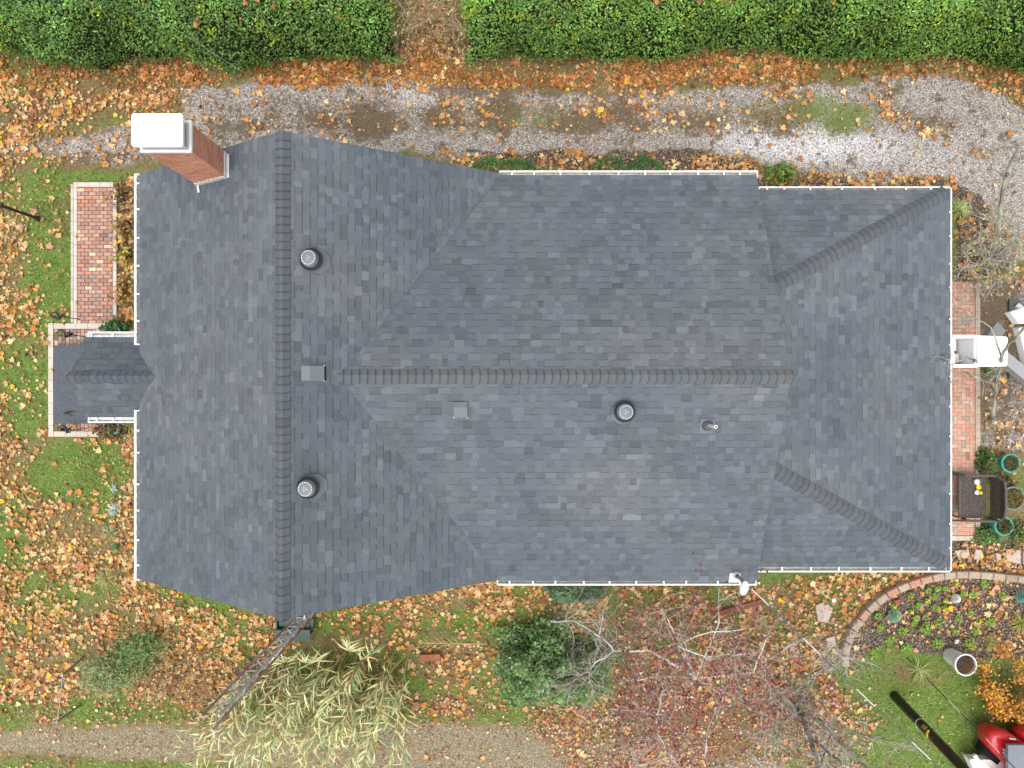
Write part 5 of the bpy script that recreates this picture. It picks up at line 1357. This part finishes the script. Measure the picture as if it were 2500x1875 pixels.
b = Buf(); b.box((X0 + .27, (Y0 + Y1) / 2 + .08, ZT - .75), (.34, .42, .3), (.74, .74, .75)); b.box((X0 + .22, Y0 + .18, ZT - .66), (.14, .16, .5), (.62, .56, .55)); b.box((X0 + .38, Y0 + .2, ZT - .7), (.12, .18, .4), (.66, .60, .60)); b.build('tool_tray', M_PAINT, bkt)
b = Buf(); b.box((X0 + .03, (Y0 + Y1) / 2 - .02, ZT + .015), (.035, .06, .03), (.04, .05, .05)); b.box((XM - .07, Y0 + .12, ZT + .01), (.035, .09, .03), (.05, .07, .08)); b.build('latch', M_PAINT, bkt)
poly = [(XM, Y0 - .02), (X1 - .03, Y0 - .015), (X1, Y0 + .03), (X1 + .01, Y1 - .03), (X1 - .03, Y1 - .0), (XM, Y1 + .03)]
b = Buf(); b.prism(poly, ZT - .35, ZT + .02, WH); b.box((XM + .05, (Y0 + Y1) / 2, ZT + .03), (.03, Y1 - Y0 - .04, .02), (.70, .72, .74)); b.build('bucket_cover', M_PAINT, lf)
GB = (.30, .31, .32)
b = Buf(); b.bar((X1 + .0, .88, 2.1), (12.5, -.1, 2.15), .26, .24, GB); b.bar((X1 - .1, 1.0, 2.2), (X1 + .28, 1.35, 2.0), .3, .2, (.24, .24, .24)); b.bar((12.2, 1.0, 2.4), (13.4, -1.2, 2.5), .06, .07, (.8, .8, .8)); b.build('jib', M_PAINT, lf)
b = Buf(); b.prism([(11.53, 1.66), (11.72, 1.40), (12.6, 1.42), (12.6, 1.9), (11.82, 1.76)], 2.35, 2.55, WH); b.bar((12.6, 1.35, 2.4), (14.2, 1.3, 2.2), .32, .28, WH); b.build('upper_boom', M_PAINT, lf)
b = Buf(); b.bar((11.98, 1.34, 2.2), (12.6, -.7, 2.0), .17, .2, WH); b.bar((12.6, -.7, 2.0), (14.2, 1.0, 1.6), .26, .26, WH); b.build('lower_boom', M_PAINT, lf)
b = Buf(); b.box((14.3, 1.2, 1.1), (.6, .6, 2.2), (.55, .56, .57)); b.box((14.3, 1.2, .35), (1.3, 1.6, .4), (.6, .6, .6)); b.build('turret', M_PAINT, lf)
for dx, dy in ((-.9, .9), (.9, .9), (-.9, -.9), (.9, -.9)):
    b = Buf(); b.bar((14.3, 1.2, .4), (14.3 + dx, 1.2 + dy, .1), .12, .12, (.6, .6, .6)); b.box((14.3 + dx, 1.2 + dy, .03), (.3, .3, .06), (.1, .1, .1)); b.build('outrigger', M_PAINT, lf)

# ------------------------------------------------------------------ red truck
tr = thing('red_truck', 'red pickup truck cut off by the lower right corner', 'truck', (13.6, -9.45, 0))
RED = (.50, .018, .022)
def layers(name, outline, zs, mat, col, smooth=True, parent=None):
    """closed hull stacked from one plan outline, each level (z, inset) shrunk toward its middle"""
    cx = sum(p[0] for p in outline) / len(outline); cy = sum(p[1] for p in outline) / len(outline)
    b = Buf(); n = len(outline)
    for z, ins, tilt in zs:
        for x, y in outline:
            d = math.hypot(x - cx, y - cy); k = (d - ins) / d
            b.v.append((cx + (x - cx) * k, cy + (y - cy) * k, z + tilt * (x - cx))); b.c.append(col)
    for i in range(len(zs) - 1):
        for k in range(n): b.f.append((i * n + k, i * n + (k + 1) % n, (i + 1) * n + (k + 1) % n, (i + 1) * n + k))
    b.f.append(tuple(range(n - 1, -1, -1))); b.f.append(tuple((len(zs) - 1) * n + k for k in range(n)))
    return b.build(name, mat, parent or tr, smooth)
def outl(px, z):
    q = [P(u + 20, v + 15, z) for u, v in px]; q = [(v.x, v.y) for v in q]
    q = q[::-1] if area(q) < 0 else q
    for _ in range(2):      # round the corners
        q = [r for i in range(len(q)) for r in ((q[i][0] * .75 + q[(i + 1) % len(q)][0] * .25, q[i][1] * .75 + q[(i + 1) % len(q)][1] * .25), (q[i][0] * .25 + q[(i + 1) % len(q)][0] * .75, q[i][1] * .25 + q[(i + 1) % len(q)][1] * .75))]
    return q
hood = outl([(2390, 1806), (2391, 1776), (2408, 1766), (2446, 1772), (2475, 1796), (2560, 1800), (2780, 1800), (2780, 2010), (2470, 2010), (2462, 1880), (2420, 1838)], .85)
layers('body', hood, [(.30, .10, 0), (.42, .02, 0), (.80, 0, .02), (.92, .05, .03), (.97, .16, .04)], M_GLOSS, RED)
layers('fender', outl([(2466, 1790), (2468, 1770), (2490, 1764), (2540, 1764), (2545, 1800), (2480, 1800)], .8), [(.4, .03, 0), (.7, 0, 0), (.86, .06, 0), (.90, .14, 0)], M_GLOSS, RED)
cabo = outl([(2446, 1804), (2780, 1804), (2780, 2000), (2446, 2000)], 1.15)
layers('cab', cabo, [(.9, 0, 0), (1.12, .02, .05), (1.3, .14, .05)], M_GLOSS, RED)
c0 = [P(u + 6, v + 5, 1.18) for u, v in ((2451, 1811), (2660, 1811), (2660, 1985), (2451, 1985))]
b = Buf(); b.add([(v.x, v.y, 1.10 + .055 * i_) for v, i_ in zip(c0, (0, 4.6, 4.6, 0))] , [(0, 3, 2, 1)], (.20, .22, .25))
cxm_ = sum(p[0] for p in cabo) / len(cabo)
b = Buf(); b.add([(v.x, v.y, 1.335 + .05 * (v.x - cxm_)) for v in c0] + [(v.x, v.y, 1.25 + .05 * (v.x - cxm_)) for v in c0], [(0, 3, 2, 1), (0, 1, 5, 4), (1, 2, 6, 5), (2, 3, 7, 6), (3, 0, 4, 7)], (.19, .21, .24)); b.build('windshield', M_GLASS, tr)
for (u, v) in ((2414, 1838), (2660, 1832), (2660, 2000)):
    b = Buf(); c = P(u, v, .30); b.tube([c + Vector((-.07, -.09, 0)), c + Vector((.07, .09, 0))], .30, 22, (.018, .018, .019)); wo_ = b.build('wheel', M_RUBBER, tr); b = Buf(); b.tube([c + Vector((-.08, -.10, 0)), c + Vector((.075, .095, 0))], .16, 16, (.3, .3, .31)); b.build('rim', M_GALV, wo_)
b = Buf()   # pale marking on the bonnet and a small badge
for k in range(5): q = P(2450 + 2 * (k % 2), 1850 - k * 4.5, 1.0); b.tube([q, q + Vector((.05, .02, .003)), q + Vector((-.03, .045, 0))], .009, 5, (.85, .8, .8))
q = P(2472, 1804, 1.0); b.box(q, (.16, .03, .02), (.85, .85, .82), -.15); b.build('lettering', M_PAINT, tr)
wt = thing('white_trailer', 'white ribbed trailer tongue and box beside the black pole', 'trailer', P(2412, 1883)); zt_ = .55; a0 = P(2365, 1854, zt_)
b = Buf(); q = [P(2365, 1853, zt_), P(2390, 1854, zt_), P(2444, 1856, zt_), P(2474, 1888, zt_), P(2476, 1993, zt_), P(2432, 1993, zt_)]; q = [(v.x, v.y) for v in q]
if area(q) < 0: q = q[::-1]
b.prism(q, .30, zt_, (.80, .80, .80)); b.build('box', M_PAINT, wt)
b = Buf(); b.bar(P(2367, 1855, zt_ + .02), P(2452, 1933, zt_ + .02), .05, .05, (.85, .85, .85)); b.bar(P(2396, 1855, zt_ + .02), P(2467, 1928, zt_ + .02), .05, .05, (.85, .85, .85)); b.bar(P(2378, 1843, zt_), P(2388, 1859, zt_), .09, .08, (.85, .85, .85)); b.build('rails', M_PAINT, wt)
for s in (2380, 2440):
    b = Buf(); c = P(s, 1960, .3); b.tube([c + Vector((0, -.06, 0)), c + Vector((0, .06, 0))], .28, 18, (.02, .02, .02)); b.build('wheel', M_RUBBER, wt)

# fallen plank under the red tree
o = thing('fallen_plank', 'long red brown plank lying under the red leaved tree near the gutter', 'plank', P(1805, 1485)); b = Buf(); b.bar(P(1745, 1500, .06), P(1862, 1468, .06), .13, .06, (.24, .09, .05)); b.bar(P(1750, 1496, .1), P(1800, 1482, .1), .05, .03, (.2, .08, .05)); b.build('board', M_WOOD, o)
o = thing('flat_stone', 'flat olive stone under the twigs below the weatherhead', 'stone', P(1855, 1515)); b = Buf(); q = [P(1842, 1498), P(1870, 1500), P(1872, 1530), P(1850, 1538), P(1840, 1525)]; b.prism([(v.x, v.y) for v in q][::-1], -.05, .06, (.26, .21, .11)); b.build('slab', M_STONE, o)

# ------------------------------------------------------------------ fallen leaves and grass
def foot(u, v):
    """inside the house or on raised paving"""
    x, y = (u - 1250) / K0, (937.5 - v) / K0
    h = ((x > -8.0) & (x < -.5) & (y > -4.1) & (y < 4.45)) | ((x >= -.6) & (x < 5.3) & (y > -4.1) & (y < 4.35)) | ((x >= 5.2) & (x < 9.75) & (y > -3.9) & (y < 4.15)) | ((x > -12.1) & (x < -7.9) & (y > -1.06) & (y < 1.03))
    return h
def leaf_density(U, V):
    D = np.full(U.shape, 3.0)
    nz = fbm(U / 70 + 3, V / 70 + 8, 6, 4); nz2 = fbm(U / 30 + 3, V / 30 + 8, 2, 3)
    Uw = U + (fbm(U / 60, V / 60, 1) - .5) * 50; Vw = V + (fbm(U / 60 + 9, V / 60, 4) - .5) * 50
    def reg(poly, d, s=20):
        nonlocal D
        D = np.maximum(D, d * sstep(-s, s, sdist(Uw, Vw, poly)))
    def cut(cu, cv, ru, rv, a):
        nonlocal D
        D = D * (1 - a * ell(Uw, Vw, cu, cv, ru, rv, .5))
    reg([(-300, 165), (420, 180), (430, 290), (200, 300), (90, 330), (60, 380), (-300, 420)], 130)
    reg([(-300, 380), (150, 390), (170, 450), (160, 800), (110, 1100), (320, 1040), (335, 1420), (620, 1500), (760, 1510), (700, 1600), (480, 1740), (-300, 1760)], 95)
    for c in ((130, 590, 60, 230, .8), (60, 930, 80, 110, .75), (190, 1140, 140, 70, .85), (230, 430, 120, 30, .8), (250, 1230, 40, 40, .5), (200, 1290, 60, 40, .4), (120, 1450, 110, 50, .5), (300, 1735, 180, 25, .65), (330, 1610, 100, 50, .5)): cut(*c)
    reg([(-300, 100), (2800, 100), (2800, 195), (2300, 175), (1900, 205), (1300, 220), (600, 200), (-300, 195)], 190, 14)
    reg([(985, -60), (1140, -60), (1150, 190), (980, 185)], 130)
    reg([(286, 440), (330, 440), (330, 800), (286, 800)], 110, 8)
    reg([(250, 1040), (335, 1040), (335, 1420), (260, 1300)], 100, 14)
    reg([(340, 1320), (1210, 1330), (1480, 1350), (1480, 1520), (1200, 1500), (800, 1560)], 115, 14)
    reg([(1480, 1420), (1860, 1430), (2060, 1400), (2300, 1400), (2100, 1500), (2040, 1560), (2000, 1700), (1800, 1600), (1500, 1560)], 95, 14)
    reg([(970, 1690), (1500, 1720), (1900, 1740), (2080, 1880), (1400, 1880), (1300, 1790), (960, 1760)], 120)
    reg([(700, 1500), (1480, 1500), (1480, 1720), (960, 1720), (900, 1600)], 40)
    reg([(1480, 1560), (1950, 1560), (2150, 1760), (2100, 1900), (1480, 1780)], 110)
    reg([(-300, 1690), (560, 1690), (560, 1770), (-300, 1780)], 55)
    reg(LANE, 15); reg([(0, 1840), (900, 1860), (900, 1900), (0, 1900)], 22)
    reg([(1040, 372), (1850, 378), (1850, 430), (1040, 430)], 60, 8); reg([(1860, 415), (2330, 425), (2330, 470), (1860, 470)], 55, 8)
    reg([(2328, 460), (2420, 500), (2500, 640), (2500, 700), (2328, 700)], 28, 14)
    reg([(2430, 900), (2520, 900), (2520, 1150), (2400, 1150)], 45, 20); reg([(2325, 1322), (2540, 1330), (2540, 1402), (2325, 1402)], 75, 8)
    reg(BED, 46); reg([(600, 200), (2100, 200), (2100, 320), (600, 320)], 8, 40)
    for cu, cv, ru, rv, d in ((1100, 280, 50, 35, 45), (1560, 250, 60, 40, 40), (1680, 275, 50, 30, 35), (2185, 290, 30, 20, 90), (2290, 315, 40, 18, 80), (2380, 365, 35, 14, 90), (2160, 220, 20, 45, 100), (1960, 220, 80, 30, 50), (640, 330, 30, 30, 25), (1450, 270, 60, 40, 30), (480, 320, 60, 50, 20), (830, 290, 40, 50, 14)):
        D = np.maximum(D, d * ell(Uw, Vw, cu, cv, ru, rv, .6))
    D = np.maximum(D, 16 * ell(Uw, Vw, 1450, 282, 700, 55)); D = np.maximum(D, 28 * ell(Uw, Vw, 200, 345, 260, 50)); D = np.maximum(D, 42 * ell(Uw, Vw, 440, 240, 70, 70, .8))
    reg([(2300, 120), (2900, 120), (2900, 300), (2500, 255), (2420, 215), (2300, 180)], 170, 10)
    D = 1.62 * D * np.clip(.2 + 2.6 * (nz - .28), .10, 1.9) * np.clip(.5 + 1.4 * (nz2 - .15), .3, 1.5)
    D = np.where(foot(U, V), 0, D)
    pav = ((U > 176) & (U < 286) & (V > 446) & (V < 790)) | ((U > 120) & (U < 262) & (V > 790) & (V < 1066)) | ((U > 2296) & (U < 2391) & (V > 686) & (V < 1319))
    D = np.where(pav, 1.6, D)
    D = np.where(sdist(U, V, [(2175, 1700), (2600, 1700), (2600, 1950), (2175, 1950)]) > 0, np.minimum(D, 5), D)
    return D
A = 30.0 * 23.0; Dm = 500.0; N = int(A * Dm)
X = rng.uniform(-15, 15, N); Y = rng.uniform(-11.5, 11.5, N); U = X * K0 + 1250; V = 937.5 - Y * K0
keep = rng.random(N) * Dm < leaf_density(U, V)
X, Y, U, V = X[keep], Y[keep], U[keep], V[keep]; n = len(X)
Z = .005 + rng.random(n) ** 2 * .045
pav = ((U > 118) & (U < 290) & (V > 440) & (V < 1070)) | ((U > 2290) & (U < 2395) & (V > 680) & (V < 1325))
Z[pav] += .075
pal = np.array([(.52, .29, .115), (.60, .40, .19), (.42, .20, .07), (.30, .13, .055), (.50, .21, .055), (.62, .47, .24), (.20, .09, .05), (.46, .25, .16), (.66, .42, .05)])
pr = np.array([.20, .16, .15, .11, .12, .10, .06, .08, .02]); pr = pr / pr.sum()
ci = rng.choice(len(pal), n, p=pr); C = pal[ci] * np.exp(rng.normal(0, .16, (n, 1)))
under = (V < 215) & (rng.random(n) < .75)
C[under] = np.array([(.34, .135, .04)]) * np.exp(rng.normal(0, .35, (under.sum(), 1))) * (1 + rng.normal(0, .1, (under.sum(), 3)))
redz = ((V > 1640) & (U > 900) & (rng.random(n) < .5)) | ((U > 1480) & (V > 1440) & (rng.random(n) < .22)) | ((V > 1700) & (rng.random(n) < .5))
rp = np.array([(.36, .07, .055), (.55, .27, .21), (.24, .035, .045), (.62, .42, .37), (.46, .17, .09)])
C[redz] = rp[rng.integers(0, 5, redz.sum())] * np.exp(rng.normal(0, .2, (redz.sum(), 1)))
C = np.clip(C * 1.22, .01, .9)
size = np.clip(rng.lognormal(math.log(.100), .36, n), .04, .20); size[redz] *= .62; size[under] *= .8
size[(V > 1740)] *= .8
loc = np.stack([X, Y, Z], 1)
# crumbs of broken leaf between the whole ones
N2 = 300000
X2 = rng.uniform(-15, 15, N2); Y2 = rng.uniform(-11.5, 11.5, N2); U2 = X2 * K0 + 1250; V2 = 937.5 - Y2 * K0
k2 = rng.random(N2) * 230 < leaf_density(U2, V2) * .9 + 9 * ell(U2, V2, 1500, 280, 900, 70)
X2, Y2 = X2[k2], Y2[k2]; m2 = len(X2)
cr = np.array([(.30, .14, .06), (.45, .26, .11), (.20, .10, .05), (.52, .42, .22), (.34, .34, .12)])
loc = np.vstack([loc, np.stack([X2, Y2, rng.random(m2) * .02], 1)]); size = np.concatenate([size, rng.uniform(.025, .06, m2)])
C = np.vstack([C, np.clip(cr[rng.integers(0, 5, m2)] * np.exp(rng.normal(0, .3, (m2, 1))), .02, .9)])
# leaves caught on top of the hedges
nh = 520
for sf, a0_, a1_, m in ((surfL, -14.5, -3.2, 80), (surfR, -.8, 15, 120)):
    xx = rng.uniform(a0_, a1_, m); ss = rng.uniform(.25, .95, m); hp = sf(xx, ss) + np.array([0, -.03, .09])
    loc = np.vstack([loc, hp]); size = np.concatenate([size, rng.uniform(.08, .15, m)]); C = np.vstack([C, np.array([(.42, .17, .07)]) * np.exp(rng.normal(0, .35, (m, 1)))])
n = len(loc)
parts = rng.integers(0, 3, n)
R = rot_mats(rng.uniform(0, 6.283, n), np.abs(rng.normal(0, .42, n)), rng.uniform(0, 6.283, n))
VV, FF, SS, CC, off = [], [], [], [], 0
for k in range(3):
    m = parts == k; tv, tf = MAPLES[k]
    q = (np.einsum('nij,kj->nki', R[m], tv) * size[m][:, None, None] + loc[m][:, None, :]).reshape(-1, 3); q[:, 2] = np.maximum(q[:, 2], -.02)
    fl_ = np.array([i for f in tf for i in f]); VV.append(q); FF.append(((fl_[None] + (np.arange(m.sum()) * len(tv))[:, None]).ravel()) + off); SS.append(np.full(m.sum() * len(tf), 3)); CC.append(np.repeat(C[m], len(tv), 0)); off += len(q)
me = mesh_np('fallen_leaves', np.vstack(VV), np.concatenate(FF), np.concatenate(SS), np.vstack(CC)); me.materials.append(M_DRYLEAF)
o = bpy.data.objects.new('fallen_leaves', me); COL.objects.link(o)
tag(o, 'fallen maple leaves in orange, tan and red scattered over lawn, drive and beds', 'leaves', kind='stuff')
print('leaves', n)

# grass blades
N = 260000
X = rng.uniform(-15, 15, N); Y = rng.uniform(-11.5, 11.5, N); U = X * K0 + 1250; V = 937.5 - Y * K0
g_, l_, s_, br_, pa_, lu_ = ground_weights(U, V)
pr = np.clip(lu_ * 1.25 - .12, 0, 1) * (1 - .85 * s_) * (1 - .9 * l_) * np.where(g_ > .5, .55, 1) * (1 - .5 * br_)
pav = ((U > 174) & (U < 288) & (V > 444) & (V < 792)) | ((U > 118) & (U < 264) & (V > 788) & (V < 1068)) | ((U > 2296) & (U < 2393) & (V > 684) & (V < 1321))
keep = (rng.random(N) < pr) & ~foot(U, V) & ~pav
X, Y, U, V = X[keep], Y[keep], U[keep], V[keep]; n = len(X)
cl = fbm(U / 40, V / 40, 3, 3)
C = greens(n, (.155, .265, .050), .42, (.38, .36, .15), .22) * np.exp((cl[:, None] - .5) * 1.6)
yaw = rng.uniform(0, 6.283, n); tl = rng.uniform(.15, 1.25, n)
R = rot_mats(yaw, np.zeros(n), yaw)
# raise each blade about its own base: rotate the template about x before yaw
ca, sa = np.cos(tl), np.sin(tl); Rx = np.zeros((n, 3, 3)); Rx[:, 0, 0] = 1; Rx[:, 1, 1] = ca; Rx[:, 1, 2] = -sa; Rx[:, 2, 1] = sa; Rx[:, 2, 2] = ca
o = bulk('grass', BLADE, np.stack([X, Y, np.full(n, -.02)], 1), R @ Rx, rng.uniform(.06, .13, n), C, M_LEAF)
tag(o, 'short green lawn grass between the fallen leaves', 'grass', kind='stuff')
print('blades', n)
